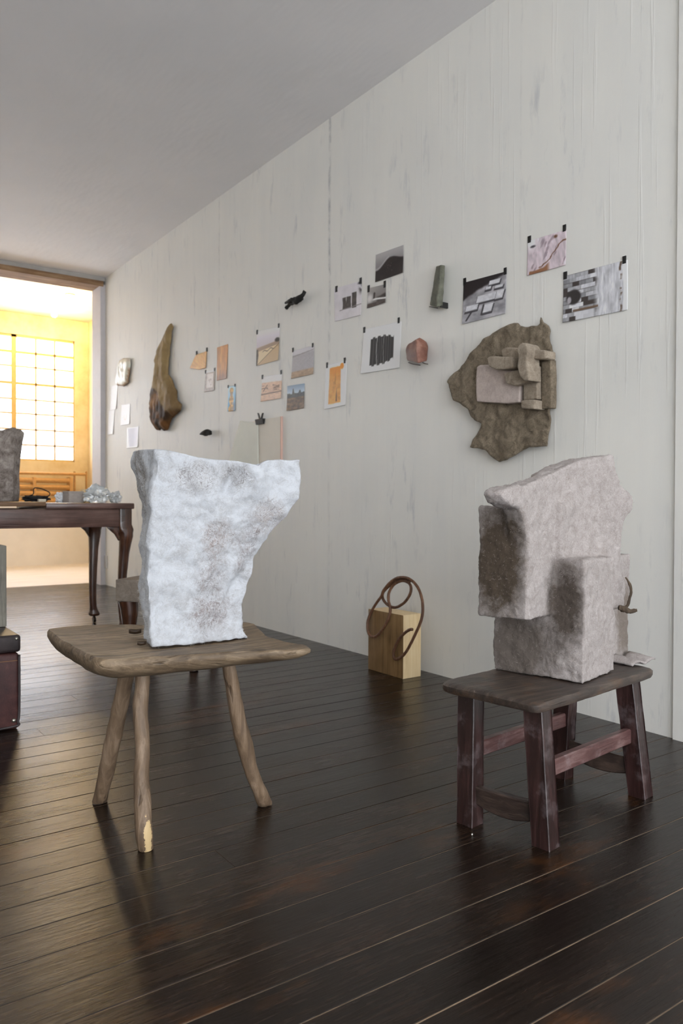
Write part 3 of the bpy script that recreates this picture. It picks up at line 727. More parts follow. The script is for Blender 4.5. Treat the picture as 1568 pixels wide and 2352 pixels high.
# ------------------------------------------------------------------ grey felt sculpture on the bench
g0, g1, g2 = at_z(1338.5, 1572, ZBn), at_z(1133.5, 1538, ZBn), at_z(1433, 1532, ZBn)
av = g1-g0; av[2] = 0; av /= np.linalg.norm(av); bv = g2-g0; bv[2] = 0; bv = bv-av*(bv@av); bv /= np.linalg.norm(bv)
GR = np.stack([av, bv, np.array([0, 0, 1.0])], 1)
def gbox(a0, a1, b0, b1, z0, z1):
    c = g0+av*(a0+a1)/2+bv*(b0+b1)/2; c[2] = (z0+z1)/2
    return box(c, (a1-a0, b1-b0, z1-z0), R=GR)
Z0 = ZBn+0.001
parts = [gbox(0.0, 0.252, 0.0, 0.20, Z0, 0.515), gbox(0.0, 0.10, 0.0, 0.19, 0.49, 0.660), gbox(0.05, 0.20, 0.14, 0.42, Z0, 0.58), gbox(0.055, 0.19, 0.2, 0.44, 0.50, 0.65), gbox(0.080, 0.218, -0.140, 0.08, 0.515, 0.792), gbox(0.060, 0.17, 0.0, 0.24, 0.5, 0.80)]
# tall slanting slab: traced front, own plane
def slab(pa, pb, poly, th):
    pn = np.cross(pb-pa, [0, 0, 1.0]); pn /= np.linalg.norm(pn)
    if pn@_f > 0: pn = -pn
    P = []
    for px, py in poly:
        d = ray(px, py); P.append(CAM+((pa-CAM)@pn)/(d@pn)*d)
    return extrude_poly(np.array(P), -pn*th)
s0 = g0+av*0.078+bv*-0.20; s1 = g0+av*0.076+bv*0.03; s2 = g0+av*0.004+bv*0.27
parts.append(slab(s0, s1, [(1152, 1133), (1160, 1124), (1175, 1120), (1215, 1110), (1260, 1090), (1296, 1074), (1296, 1330), (1240, 1320), (1214, 1270), (1206, 1205), (1195, 1168), (1160, 1153)], 0.05))
parts.append(slab(s1, s2, [(1262, 1089), (1300, 1071), (1330, 1057), (1375, 1049), (1405, 1043), (1412, 1046), (1414, 1080), (1426, 1112), (1448, 1130), (1457, 1150), (1454, 1172), (1440, 1190), (1430, 1225), (1426, 1300), (1440, 1340), (1436, 1400), (1270, 1400)], 0.07))
v, f = merge(*parts)
og = np.array([*(g0+av*0.11+bv*0.1)[:2], Z0])
def gl_(a_, b_, z_): return tuple(g0+av*a_+bv*b_+np.array([0, 0, z_-g0[2]])-og)
M['felt_grey'] = m_felt('grey_brown_wool_felt', rgb(186, 178, 175), rgb(142, 132, 126), 0.38, 0.68, 1.7, 0.6, 0.6, patches=[  # patches: browner wool, with the shade of left-facing faces painted in
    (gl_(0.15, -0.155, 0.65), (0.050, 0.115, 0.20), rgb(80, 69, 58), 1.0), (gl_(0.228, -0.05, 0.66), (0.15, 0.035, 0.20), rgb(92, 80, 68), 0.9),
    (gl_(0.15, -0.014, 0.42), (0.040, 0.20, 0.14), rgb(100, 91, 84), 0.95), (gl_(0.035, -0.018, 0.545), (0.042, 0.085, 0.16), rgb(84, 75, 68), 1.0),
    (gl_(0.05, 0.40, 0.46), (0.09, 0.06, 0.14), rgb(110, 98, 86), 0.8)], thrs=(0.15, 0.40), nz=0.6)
M['fuzz_grey'] = m_plain('grey_wool_fibre', rgb(196, 186, 180), 0.9, 0.1, 20, 0)
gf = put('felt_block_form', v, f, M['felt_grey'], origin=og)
tag(gf, 'blocky grey felt sculpture with a tall slanting slab on the low bench', 'felt sculpture')
rm = gf.modifiers.new('remesh', 'REMESH'); rm.mode = 'VOXEL'; rm.voxel_size = 0.0038; rm.use_smooth_shade = True
sm_ = gf.modifiers.new('smooth', 'SMOOTH'); sm_.factor = 0.5; sm_.iterations = 16
baked(gf)
me = gf.data; n_ = len(me.vertices); co = np.empty(n_*3); no = np.empty(n_*3); me.vertices.foreach_get('co', co); me.vertices.foreach_get('normal', no)
co = co.reshape(-1, 3); no = no.reshape(-1, 3)
for i in range(n_):
    p = co[i]; w = co[i]+og
    x, y, d = proj(w)
    lump = mn.voronoi(Vector(p*58.0+0.35*np.array(mn.noise_vector(Vector(p*40)))))[0]
    peb = (lump[1]-lump[0])
    up = np.clip((p[2]-0.12)/0.1, 0, 1) if True else 1
    a = 0.0045*fb(tuple(p*9.0), 2)+0.0022*fb(tuple(p*38.0+9), 2)+0.0032*(min(peb, 0.5)-0.25)
    co[i] = p+no[i]*a
co[:, 2] = np.maximum(co[:, 2], 0.0005)
me.vertices.foreach_set('co', co.ravel()); me.update(); me.shade_smooth()
fuzz(gf, 15000, 0.006, 0.00016, M['fuzz_grey'], 9)
M['twine'] = m_wood('dark_wool_twine', rgb(52, 42, 34), rgb(84, 70, 56), rgb(124, 106, 88), 2, 1.5, 0.9, 0.5)
dT = 2.075
P_ = [at_depth(x, y, dT) for x, y in ((1436, 1326), (1444, 1338), (1449, 1355), (1446, 1372), (1441, 1390), (1430, 1398), (1424, 1402))]
put('twine', *tube(P_, [0.002, 0.0035, 0.004, 0.0035, 0.004, 0.005, 0.006], 8, 30, wob=0.4, wsc=90), M['twine'], gf)
P_ = [at_depth(x, y, dT-0.01) for x, y in ((1420, 1396), (1432, 1398), (1444, 1404), (1455, 1403), (1462, 1402))]
put('twine', *tube(P_, [0.006, 0.008, 0.008, 0.005, 0.004], 8, 24, wob=0.5, wsc=90), M['twine'], gf)
# torn flap of the felt curling on the bench
V = []; F = []; fa = at_z(1438, 1530, ZBn); fb_ = at_z(1490, 1519, ZBn)
for i in range(22):
    s_ = i/21
    for j in range(9):
        t_ = j/8; p = fa+(fb_-fa)*s_*1.02+sv*0.07*(t_-0.25)
        V.append((p[0], p[1], ZBn+0.004+0.019*abs(math.sin(s_*math.pi*1.6+0.25))*(0.5+0.5*t_)+0.002*mn.noise(Vector((s_*9, t_*6, 1)))))
for i in range(21):
    for j in range(8): F.append([i*9+j, i*9+j+1, (i+1)*9+j+1, (i+1)*9+j])
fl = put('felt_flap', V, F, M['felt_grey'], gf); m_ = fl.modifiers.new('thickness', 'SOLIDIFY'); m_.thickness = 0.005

# ------------------------------------------------------------------ timber block with a coil of rope against the wall
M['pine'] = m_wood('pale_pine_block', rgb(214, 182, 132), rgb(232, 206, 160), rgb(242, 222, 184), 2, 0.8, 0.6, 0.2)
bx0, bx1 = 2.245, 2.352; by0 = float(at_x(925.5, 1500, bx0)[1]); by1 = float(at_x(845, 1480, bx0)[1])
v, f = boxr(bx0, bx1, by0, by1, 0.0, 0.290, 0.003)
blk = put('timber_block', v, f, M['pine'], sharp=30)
M['pine_dark'] = m_wood('brown_shaded_pine', rgb(98, 72, 42), rgb(132, 102, 64), rgb(160, 128, 86), 2, 0.8, 0.6, 0.2); blk.data.materials.append(M['pine_dark'])  # left face: brown wood with its shade painted into the colour
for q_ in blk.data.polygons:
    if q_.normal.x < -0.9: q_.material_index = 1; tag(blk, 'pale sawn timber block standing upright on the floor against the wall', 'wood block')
M['rope'] = m_wood('brown_leather_rope', rgb(64, 40, 26), rgb(104, 70, 48), rgb(150, 112, 84), 2, 1.2, 0.55, 0.4)
cr = [(1045, 1040, 0), (1010, 1040, 0), (930, 1090, 0), (830, 1200, 0), (760, 1340, 0), (735, 1460, 0), (770, 1525, 0), (850, 1500, 0), (940, 1410, 0), (1030, 1250, 0), (1110, 1080, 1), (1180, 920, 1), (1215, 750, 2), (1205, 560, 3), (1150, 380, 4), (1050, 250, 4), (930, 190, 4), (790, 200, 4), (670, 280, 4), (575, 400, 3), (535, 500, 3), (470, 590, 3), (400, 700, 2), (335, 840, 1), (312, 960, 0), (330, 1100, 0), (400, 1160, 0), (490, 1125, 0), (590, 990, 0), (660, 840, 1), (685, 700, 2), (655, 560, 3), (665, 430, 4), (740, 310, 5), (860, 245, 5), (970, 265, 5), (1020, 340, 5), (1010, 450, 4), (940, 570, 4), (850, 645, 3), (750, 680, 3), (650, 640, 3), (570, 550, 4), (560, 450, 5), (640, 350, 5), (760, 260, 6), (900, 215, 6), (1010, 250, 6)]
P_ = [at_x(800+x/7.127, 1300+y/7.127, bx0-0.016+0.006*k) for x, y, k in cr]
rp = put('coiled_rope', *tube(P_, 0.0066, 10, 360, wob=0.12, wsc=60), M['rope'])
tag(rp, 'brown leather rope in loops hung over the timber block', 'rope')

# ------------------------------------------------------------------ dark table with cabriole legs
M['table'] = m_wood('dark_mahogany', rgb(62, 42, 36), rgb(96, 70, 62), rgb(128, 100, 92), 0, 0.8, 0.28, 0.15, 0.6)
M['table_leg'] = m_wood('polished_mahogany_leg', rgb(40, 24, 16), rgb(70, 42, 28), rgb(104, 66, 46), 2, 0.8, 0.22, 0.1, 0.7)
M['tabletop'] = m_wood('waxed_table_top', rgb(84, 60, 42), rgb(116, 88, 64), rgb(140, 112, 86), 0, 0.8, 0.4, 0.15, 0.5)
TZ = 0.795
TX1 = 1.655; TYF = float(at_y(309, 1160, 4.4)[1]); 
for _ in range(12): TYF += (TX1-at_y(309, 1160, TYF)[0])*1.2
TX0 = 0.15; TYB = 5.16
table = thing('extension_table', ((TX0+TX1)/2, (TYF+TYB)/2, 0), 'dark wooden extension table on curved legs near the back opening', 'table')
xs_ = float(at_y(106, 1158, TYF)[0])
put('table_leaf', *boxr(xs_, TX1, TYF, TYB, TZ-0.040, TZ-0.006, 0.006), M['table'], table, sharp=35)
put('tabletop', *boxr(TX0, xs_-0.001, TYF-0.004, TYB, TZ-0.024, TZ, 0.005), M['tabletop'], table, sharp=35)
zap = TZ-0.040; zab = float(at_y(150, 1212, TYF+0.02)[2])
xl = float(at_y(282, 1200, TYF)[0])
put('apron', *boxr(TX0+0.03, xl-0.003, TYF+0.022, TYF+0.044, zab, zap, 0.003), M['table'], table, sharp=35)
put('apron', *boxr(TX0+0.03, TX1-0.03, TYB-0.05, TYB-0.028, zab, zap, 0.003), M['table'], table, sharp=35)
put('apron', *boxr(TX1-0.045, TX1-0.025, TYF+0.07, TYB-0.06, zab, zap, 0.003), M['table'], table, sharp=35)
M['brass'] = m_plain('dark_brass_castor', rgb(48, 40, 32), 0.35, 0.2, 40, 0.05, Metallic=0.7)
def cabriole(cx, cy, ox, oy):
    prof = [(zap, 0, 0.040), (zab+0.004, 0, 0.040), (zab-0.010, 0.006, 0.043), (zab-0.05, 0.016, 0.041), (zab-0.10, 0.010, 0.035), (zab-0.16, 0.002, 0.030), (0.36, -0.008, 0.026), (0.25, -0.013, 0.0235), (0.16, -0.012, 0.022), (0.11, -0.006, 0.022), (0.085, 0.002, 0.026), (0.068, 0.008, 0.034), (0.058, 0.009, 0.036), (0.050, 0.009, 0.033), (0.046, 0.009, 0.026)]
    zz = np.array([p[0] for p in prof])[::-1]; oo = np.array([p[1] for p in prof])[::-1]; rr = np.array([p[2] for p in prof])[::-1]
    rings = []
    for z in np.r_[np.linspace(0.046, 0.13, 16), np.linspace(0.15, zab-0.02, 26), np.linspace(zab-0.01, zap, 6)]:
        o_ = np.interp(z, zz, oo); r_ = np.interp(z, zz, rr); k = 2.4 if z < zab-0.03 else 6
        rings.append(np.array([(cx+ox*o_+r_*np.sign(math.cos(a))*abs(math.cos(a))**(2/k), cy+oy*o_+r_*np.sign(math.sin(a))*abs(math.sin(a))**(2/k), z) for a in np.linspace(0, 2*math.pi, 24, endpoint=False)]))
    lg = put('leg', *loft(rings), M['table_leg'], table, sharp=60)
    c = np.array([cx+ox*0.009, cy+oy*0.009])
    rings = [np.array([(c[0]-0.008+0.016*i, c[1]+r*math.cos(a), 0.019+r*math.sin(a)) for a in np.linspace(0, 2*math.pi, 16, endpoint=False)]) for i, r in ((0, 0.0185), (1, 0.0185))]
    cs = merge(loft(rings), tube([(c[0], c[1], 0.02), (c[0], c[1], 0.048)], 0.008, 10))
    put('castor', *cs, M['brass'], lg, sharp=40)
    # shaped bracket where the knee meets the apron
    for dx in (-1 if ox > 0 else 1,):
        pts = [(cx+dx*0.035, cy, zab+0.002), (cx+dx*0.105, cy, zab+0.002), (cx+dx*0.085, cy, zab-0.018), (cx+dx*0.055, cy, zab-0.045), (cx+dx*0.030, cy, zab-0.085)]
        put('knee_bracket', *bevelled(extrude_poly(np.array(pts)-np.array([0, 0.012, 0]), (0, 0.024, 0)), 0.004, 2), M['table_leg'], lg, sharp=40)
LX = TX1-0.048
cabriole(LX, TYF+0.052, 0.7, -0.7); cabriole(float(at_z(219, 1432, 0)[0]), TYB-0.07, 0.6, 0.6)
cabriole(TX0+0.08, TYF+0.052, -0.7, -0.7); cabriole(TX0+0.08, TYB-0.07, -0.7, 0.7)

# ------------------------------------------------------------------ things on the table
def rot_ring(cx, cy, pts, n, wav=None):
    rings = []
    for r, z in pts:
        rings.append(np.array([(cx+r*math.cos(a)*(1+(wav(a, z) if wav else 0)), cy+r*math.sin(a)*(1+(wav(a, z) if wav else 0)), z) for a in np.linspace(0, 2*math.pi, n, endpoint=False)]))
    return rings
def crumple(name, px, py, d, size, mat, label, cat, seed, amp=0.35, zb=TZ, sc=26, group=None):
    c = at_depth(px, py, d); bm = bmesh.new(); bmesh.ops.create_icosphere(bm, subdivisions=4, radius=1.0)
    v, f = bm_out(bm); w = []
    for p in v:
        n1 = mn.voronoi(Vector(p*2.1+seed))[0][0]; n2 = fb(tuple(p*2.6+seed*2), 3)
        w.append(p*(1-amp*0.9*n1+amp*0.6*n2))
    w = np.array(w)*np.array(size); w[:, 2] = np.maximum(w[:, 2], -size[2]*0.72); w = w+np.array([c[0], c[1], zb+size[2]*0.72+0.0008])
    o = put(name, w, f, mat, smooth=False); o.data.shade_smooth(); o.data.set_sharp_from_angle(angle=math.radians(28)); tag(o, label, cat, group); return o
M['felt_vase'] = m_felt('grey_brown_felt_vase', rgb(190, 180, 172), rgb(104, 93, 86), 0.35, 0.62, 0.6, 0.4, 0.9)
vc = at_depth(-22, 1140, 4.72); r0_ = 62*4.72/FPX
pts = [(r0_*0.96, TZ+0.001), (r0_*1.0, TZ+0.06), (r0_*0.98, TZ+0.16), (r0_*1.02, TZ+0.26), (r0_*1.1, TZ+0.36), (r0_*1.16, TZ+0.42)]
rings = rot_ring(vc[0], vc[1], [(np.interp(z, [p[1] for p in pts], [p[0] for p in pts]), z) for z in np.linspace(TZ+0.001, TZ+0.435, 44)], 90, lambda a, z: 0.05*mn.noise(Vector((math.cos(a)*2.5, math.sin(a)*2.5, z*4)))+0.03*mn.noise(Vector((math.cos(a)*8, math.sin(a)*8, z*3))))
for k in range(90):
    a = 2*math.pi*k/90; dz = 0.012*math.sin(a*5)+0.010*mn.noise(Vector((math.cos(a)*4, math.sin(a)*4, 0)))
    for j in range(36, 44): rings[j][k][2] += dz*(j-35)/8
vz = put('felt_vase', *loft(rings, cap=False), M['felt_vase']); tag(vz, 'grey brown ribbed felt vase on the table, cut by the picture edge', 'felt vase')
m_ = vz.modifiers.new('thickness', 'SOLIDIFY'); m_.thickness = 0.012
M['darkcloth'] = m_plain('black_cloth', rgb(30, 30, 32), 0.8, 0.2, 60, 0.3)
crumple('black_cloth', 82, 1146, 4.62, (0.105, 0.07, 0.024), M['darkcloth'], 'crumpled black cloth on the table between the felt vase and white paper', 'cloth', 2.0, 0.5)
P_ = [at_depth(x, y, 4.60) for x, y in ((60, 1141), (76, 1135), (78, 1122), (88, 1121), (104, 1126), (114, 1132), (112, 1139), (100, 1141))]
for p in P_: p[2] = max(p[2], TZ+0.004)
cb = put('black_cable', *tube(P_, 0.0032, 8, 50), M['black']); tag(cb, 'thin black cable looping above the black cloth', 'cable')
M['card'] = m_plain('off_white_card', rgb(214, 204, 182), 0.7, 0.05, 30, 0.1)
c = at_depth(96, 1146, 4.50); v, f = box((c[0], c[1], TZ+0.0085), (0.042, 0.03, 0.016), 0.002); o = put('eraser_block', v, f, M['card'], sharp=40); tag(o, 'small cream block lying in front of the black cloth', 'block')
M['crumple_paper'] = m_plain('crumpled_white_paper', rgb(220, 222, 224), 0.6, 0.05, 20, 0.1)
zleaf = TZ-0.006
crumple('crumpled_paper', 138, 1150, 4.55, (0.038, 0.03, 0.042), M['crumple_paper'], 'small white crumpled paper left of the grey box on the table', 'paper', 5.0, 0.5, zleaf)
M['greycard'] = m_plain('grey_cardboard', rgb(168, 158, 150), 0.8, 0.08, 50, 0.1)
c = at_depth(168, 1150, 4.54); v, f = box((c[0], c[1], zleaf+0.0325), (0.094, 0.07, 0.063), 0.003, R=np.array([[math.cos(.25), -math.sin(.25), 0], [math.sin(.25), math.cos(.25), 0], [0, 0, 1]])); 
gb = thing('cardboard_box', (c[0], c[1], zleaf), 'small grey cardboard box on the table among crumpled papers', 'box'); put('box_body', v, f, M['greycard'], gb, sharp=40)
v, f = box((c[0], c[1], zleaf+0.063), (0.097, 0.073, 0.012), 0.002, R=np.array([[math.cos(.25), -math.sin(.25), 0], [math.sin(.25), math.cos(.25), 0], [0, 0, 1]])); put('lid', v, f, M['greycard'], gb, sharp=40)
t = NT('clear_crumpled_plastic'); p = t.pos(obj=True)
t.fin(t.ramp(t.noise(p, 30, 4), [(0.3, rgb(206, 212, 214)), (0.7, rgb(240, 242, 240))]), 0.18, t.bump(t.noise(p, 45, 4), 0.5, 0.01), Transmission_Weight=0.45, Specular_IOR_Level=0.6); M['plastic'] = t.m
crumple('plastic_wrap', 222, 1152, 4.56, (0.088, 0.05, 0.064), M['plastic'], 'large heap of clear crumpled plastic on the table leaf', 'plastic', 8.0, 0.45, zleaf)
crumple('plastic_wrap', 264, 1150, 4.66, (0.042, 0.04, 0.046), M['plastic'], 'small pale crumpled plastic at the right end of the table leaf', 'plastic', 11.0, 0.5, zleaf)
M['ochre_paper'] = m_plain('yellowed_paper', rgb(226, 198, 150), 0.7, 0.08, 25, 0.15)
crumple('crumpled_wrapping', 205, 1140, 5.02, (0.066, 0.05, 0.062), M['ochre_paper'], 'crumpled yellowish wrapping paper behind the clear plastic', 'paper', 14.0, 0.5, zleaf)

# ------------------------------------------------------------------ low stool with a thick grey seat, between table and log stool
M['greyseat'] = m_wood('grey_limed_wood', rgb(112, 100, 90), rgb(140, 128, 116), rgb(166, 154, 142), 0, 0.8, 0.7, 0.3)
c0 = at_depth(265, 1355, 3.72); c1 = at_depth(452, 1355, 3.60)
dx_ = c1-c0; W_ = float(np.hypot(*dx_[:2])); dx_ = np.array([dx_[0], dx_[1], 0])/W_; dy_ = np.array([-dx_[1], dx_[0], 0])
if dy_@_f < 0: dy_ = -dy_
zt_ = float(at_depth(290, 1331, 3.72)[2]); zb_ = float(at_depth(270, 1381, 3.72)[2]); Dp = 0.30
ctr = c0+dx_*W_/2+dy_*Dp/2; Rs = np.stack([dx_, dy_, [0, 0, 1]], 1)
gs = thing('low_stool', (ctr[0], ctr[1], 0), 'low stool with a thick grey seat half hidden behind the white felt', 'stool')
v, f = box((ctr[0], ctr[1], (zt_+zb_)/2), (W_, Dp, zt_-zb_), 0.004, R=Rs); put('seat', v, f, M['greyseat'], gs, sharp=35)
for a in (0.10, 0.90):
    for b in (0.14, 0.86):
        q = c0+dx_*W_*a+dy_*Dp*b; e = q-np.array([ctr[0], ctr[1], 0]); e[2] = 0; e /= np.linalg.norm(e)
        P_ = [(q[0], q[1], zb_+0.001), (q[0]-e[0]*0.006, q[1]-e[1]*0.006, zb_-0.06), (q[0]-e[0]*0.004, q[1]-e[1]*0.004, 0.16), (q[0]+e[0]*0.006, q[1]+e[1]*0.006, 0.03), (q[0]+e[0]*0.012, q[1]+e[1]*0.012, 0.0005)]
        put('leg', *tube(P_, [0.045, 0.041, 0.028, 0.02, 0.022], 16, 30), M['table_leg'], gs, sharp=50)

# ------------------------------------------------------------------ leather suitcase and the grey post on it
t = NT('oxblood_leather'); p = t.pos(obj=True)
t.fin(t.ramp(t.noise(p, 12, 6, 0.65), [(0.3, rgb(44, 24, 24)), (0.55, rgb(74, 44, 42)), (0.75, rgb(104, 70, 64))]), t.ramp(t.noise(p, 9, 4), [(0.3, gr(0.28)), (0.7, gr(0.5))]), t.bump(t.noise(p, 220, 4), 0.25, 0.002)); M['leather'] = t.m
t = NT('dark_leather_lid'); p = t.pos(obj=True)
t.fin(t.ramp(t.noise(p, 12, 6, 0.65), [(0.3, rgb(30, 24, 25)), (0.7, rgb(66, 56, 56))]), 0.4, t.bump(t.noise(p, 220, 4), 0.25, 0.002)); M['leather_dark'] = t.m
M['stud'] = m_plain('nickel_stud', rgb(176, 172, 160), 0.3, 0.1, 50, 0, Metallic=0.9)
M['stitch'] = m_plain('brown_stitching', rgb(120, 86, 60), 0.8, 0.1, 50, 0)
sc_ = at_z(49, 1674, 0.0); sx1, sy0 = float(sc_[0]), float(sc_[1]); sh = float(at_depth(50, 1457, proj(sc_)[2])[2]); zl = float(at_depth(50, 1497, proj(sc_)[2])[2])
case = thing('leather_suitcase', (sx1-0.25, sy0+0.17, 0), 'worn oxblood leather suitcase on the floor at the left picture edge', 'suitcase')
put('case_body', *boxr(sx1-0.50, sx1-0.004, sy0+0.003, sy0+0.34, 0.0006, zl-0.002, 0.014, 4), M['leather'], case, sharp=50)
put('lid', *boxr(sx1-0.504, sx1, sy0, sy0+0.344, zl, sh, 0.012, 4), M['leather_dark'], case, sharp=50)
def stud(px, py, parent, r_=0.0075):
    c = at_y(px, py, sy0); rings = [np.array([(c[0]+r_*q*math.cos(a), sy0-h_, c[2]+r_*q*math.sin(a)) for a in np.linspace(0, 2*math.pi, 16, endpoint=False)]) for q, h_ in ((1.0, -0.002), (1.0, 0.001), (0.8, 0.0035), (0.4, 0.005), (0.05, 0.0055))]
    put('stud', *loft(rings), M['stud'], parent)
stud(32, 1655, case); stud(38, 1467, case, 0.006)
put('stitching', *boxr(sx1-0.49, sx1-0.012, sy0+0.0015, sy0+0.004, zl-0.030, zl-0.027), M['stitch'], case, smooth=False)
put('edge_binding', *tube([(sx1-0.47, sy0+0.004, 0.012), (sx1-0.25, sy0+0.003, 0.009), (sx1-0.03, sy0+0.004, 0.011), (sx1-0.010, sy0+0.004, 0.03), (sx1-0.006, sy0+0.004, 0.10), (sx1-0.006, sy0+0.004, zl-0.01)], 0.0045, 8, 50), M['leather_dark'], case)
M['greypost'] = m_wood('grey_weathered_post', rgb(84, 80, 72), rgb(122, 118, 108), rgb(158, 154, 142), 2, 0.9, 0.7, 0.4)
pd = proj(sc_)[2]+0.16
q = at_depth(15.5, 1420, pd); qt = at_depth(16, 1253, pd)
pst = put('wooden_post', *boxr(q[0]-0.10, q[0], q[1], q[1]+0.09, sh+0.0008, float(qt[2]), 0.003), M['greypost'], sharp=35); tag(pst, 'short grey weathered post standing on the suitcase', 'post')
# white crumb on the floor by the bench
crm = at_z(1084, 1919, 0); bm = bmesh.new(); bmesh.ops.create_icosphere(bm, subdivisions=2, radius=0.0022); v, f = bm_out(bm); v = wobble(v, 0.0012, 400); v[:, 2] = np.maximum(v[:, 2], -0.002)
o = put('plaster_crumb', v+np.array([crm[0], crm[1], 0.0026]), f, M['paper']); tag(o, 'tiny white plaster crumb on the floorboards beside the bench leg', 'crumb')

# ================================================================== THINGS ON THE WALL
def vnoise(u, v, su, sv, seed=0, oct_=3):
    """value noise on arrays, 0..1"""
    u = np.asarray(u, float); v = np.asarray(v, float); out = np.zeros(np.broadcast(u, v).shape); amp = 1.0; tot = 0
    for o in range(oct_):
        rs = np.random.RandomState(seed*17+o); T = rs.rand(64, 64); x = u*su*2**o+seed; y = v*sv*2**o+seed*0.7
        i = np.floor(x).astype(int); j = np.floor(y).astype(int); fx = x-i; fy = y-j; fx = fx*fx*(3-2*fx); fy = fy*fy*(3-2*fy)
        g = lambda a, b: T[a % 64, b % 64]
        out += amp*((g(i, j)*(1-fx)+g(i+1, j)*fx)*(1-fy)+(g(i, j+1)*(1-fx)+g(i+1, j+1)*fx)*fy); tot += amp; amp *= 0.5
    return out/tot
def ss(a, b, x): t_ = np.clip((x-a)/(b-a), 0, 1); return t_*t_*(3-2*t_)
def C(*c): return np.array(c, float)
def mixc(A, B, m): return A*(1-m[..., None])+B*m[..., None]
def const(c, u): return np.broadcast_to(C(*c), u.shape+(3,)).copy()
def capsule(u, v, x0, y0, x1, y1):
    d = C(x1-x0, y1-y0); t_ = np.clip(((u-x0)*d[0]+(v-y0)*d[1])/(d@d), 0, 1); return np.hypot(u-x0-t_*d[0], v-y0-t_*d[1])
# --- pictures (u left to right, v bottom to top; colours 0..255)
def pic_dunes(u, v):
    c = mixc(const((188, 180, 186), u), const((206, 204, 214), u), ss(0.5, 1, v))
    hz = 0.50+0.10*u
    c = mixc(c, const((150, 128, 108), u), ss(0.02, -0.02, v-hz)); c = mixc(c, const((206, 184, 150), u), ss(0.0, -0.03, v-hz+0.10))
    ln = np.abs(v-(0.33+0.10*u+0.025*np.sin(u*22)*ss(0.2, 0.4, u))); c = mixc(c, const((116, 98, 78), u), ss(0.022, 0.006, ln)*ss(0.25, 0.33, u))
    c = mixc(c, const((176, 150, 114), u), ss(0.0, -0.03, v-0.52*u+0.02)*0.8); c = mixc(c, const((112, 90, 66), u), ss(0.02, 0.004, np.abs(v-0.52*u+0.02)))
    c = mixc(c, const((46, 40, 34), u), ss(0.10, 0.05, np.hypot((u-0.92)*0.6, v-0.62)+0.03*vnoise(u, v, 14, 14, 2)))
    return mixc(c, const((50, 42, 34), u), ss(0.02, -0.06, u-0.13+0.1*np.abs(v-0.3)+0.05*vnoise(u, v, 9, 9, 3))*(v < 0.46))
def pic_sea(u, v):
    c = const((160, 158, 162), u)*(0.93+0.12*vnoise(u, v, 20, 40, 4))[..., None]
    c = mixc(c, const((186, 184, 188), u), ss(0.80, 0.86, v)); c = mixc(c, const((128, 122, 124), u), ss(0.02, 0.005, np.abs(v-0.80-0.08*u+0.03*vnoise(u, v, 5, 1, 8))))
    return mixc(c, const((156, 134, 112), u)*(0.85+0.3*vnoise(u, v, 10, 22, 5))[..., None], ss(0.26, 0.20, v))
def pic_groove(u, v):
    c = const((196, 164, 140), u)*(0.86+0.28*vnoise(u, v, 12, 26, 6))[..., None]
    c = mixc(c, const((212, 208, 208), u), ss(0.72, 0.76, v+0.02*u)); c = mixc(c, const((104, 78, 62), u), ss(0.035, 0.015, np.abs(v-0.27-0.03*u)))
    c = mixc(c, const((118, 90, 70), u), ss(0.62, 0.72, vnoise(u*0.8+v*0.4, v, 7, 18, 7))*(v > 0.36)*(v < 0.70))
    return mixc(c, const((96, 70, 54), u), ss(0.03, 0.012, capsule(u, v, 0.10, 0.40, 0.28, 0.62)))
def pic_ruin(u, v):
    c = mixc(const((176, 192, 206), u), const((126, 148, 170), u), ss(0.6, 1, v))
    tr = 0.62+0.10*vnoise(u, v*0, 8, 1, 9, 4)+0.2*ss(0.07, 0.02, np.abs(u-0.36))+0.08*ss(0.08, 0.02, np.abs(u-0.75))
    c = mixc(c, const((58, 62, 64), u)*(0.7+0.6*vnoise(u, v, 14, 14, 10))[..., None], ss(0.02, -0.02, v-tr))
    g = const((104, 84, 68), u)*(0.5+1.0*vnoise(u, v, 9, 16, 11))[..., None]
    return mixc(c, g, ss(0.54, 0.46, v))
def pic_garment(u, v):
    c = const((226, 224, 218), u)
    d1 = np.maximum(np.abs(u-0.47)-(0.30-0.04*v), np.abs(v-0.50)-0.41); d1 = d1+0.02*(vnoise(u, v, 9, 9, 12)-0.5)
    bulge = np.hypot((u-0.80)*0.8, (v-0.90))-0.07; d1 = np.minimum(d1, bulge)
    o = const((204, 148, 84), u)*(0.82+0.34*vnoise(u, v, 7, 16, 13))[..., None]; o = mixc(o, const((206, 132, 52), u), ss(0.55, 0.9, v))
    o = mixc(o, const((150, 104, 44), u), ss(0.10, 0.02, np.abs(u-0.5)+0.1*vnoise(u, v, 9, 9, 14))*(v > 0.5)*0.7)
    o = mixc(o, const((70, 56, 50), u), ss(0.02, -0.02, np.abs(u-0.56)-0.10*(0.42-v))*(v < 0.42)*(v > 0.13))
    return mixc(c, o, ss(0.012, -0.012, d1))
def pic_blocks(u, v):
    c = const((232, 231, 228), u)
    h = 0.31-0.10*ss(0.55, 0.95, u)+0.015*np.sign(np.sin(u*46)); m = ss(0.01, -0.01, np.abs(v-0.46-0.05*(u-0.5))-h)*(u > 0.22)*(u < 0.83)
    b = const((38, 38, 40), u)*(0.8+0.6*vnoise(u, v, 30, 3, 15))[..., None]
    for x in (0.385, 0.40, 0.57): b = mixc(b, const((186, 188, 190), u), ss(0.008, 0.003, np.abs(u-x-0.01*np.sin(v*9)))*0.6)
    for x in (0.30, 0.46, 0.51, 0.63, 0.69, 0.75): b = mixc(b, const((84, 84, 86), u), ss(0.007, 0.003, np.abs(u-x)))
    return mixc(c, b, m)
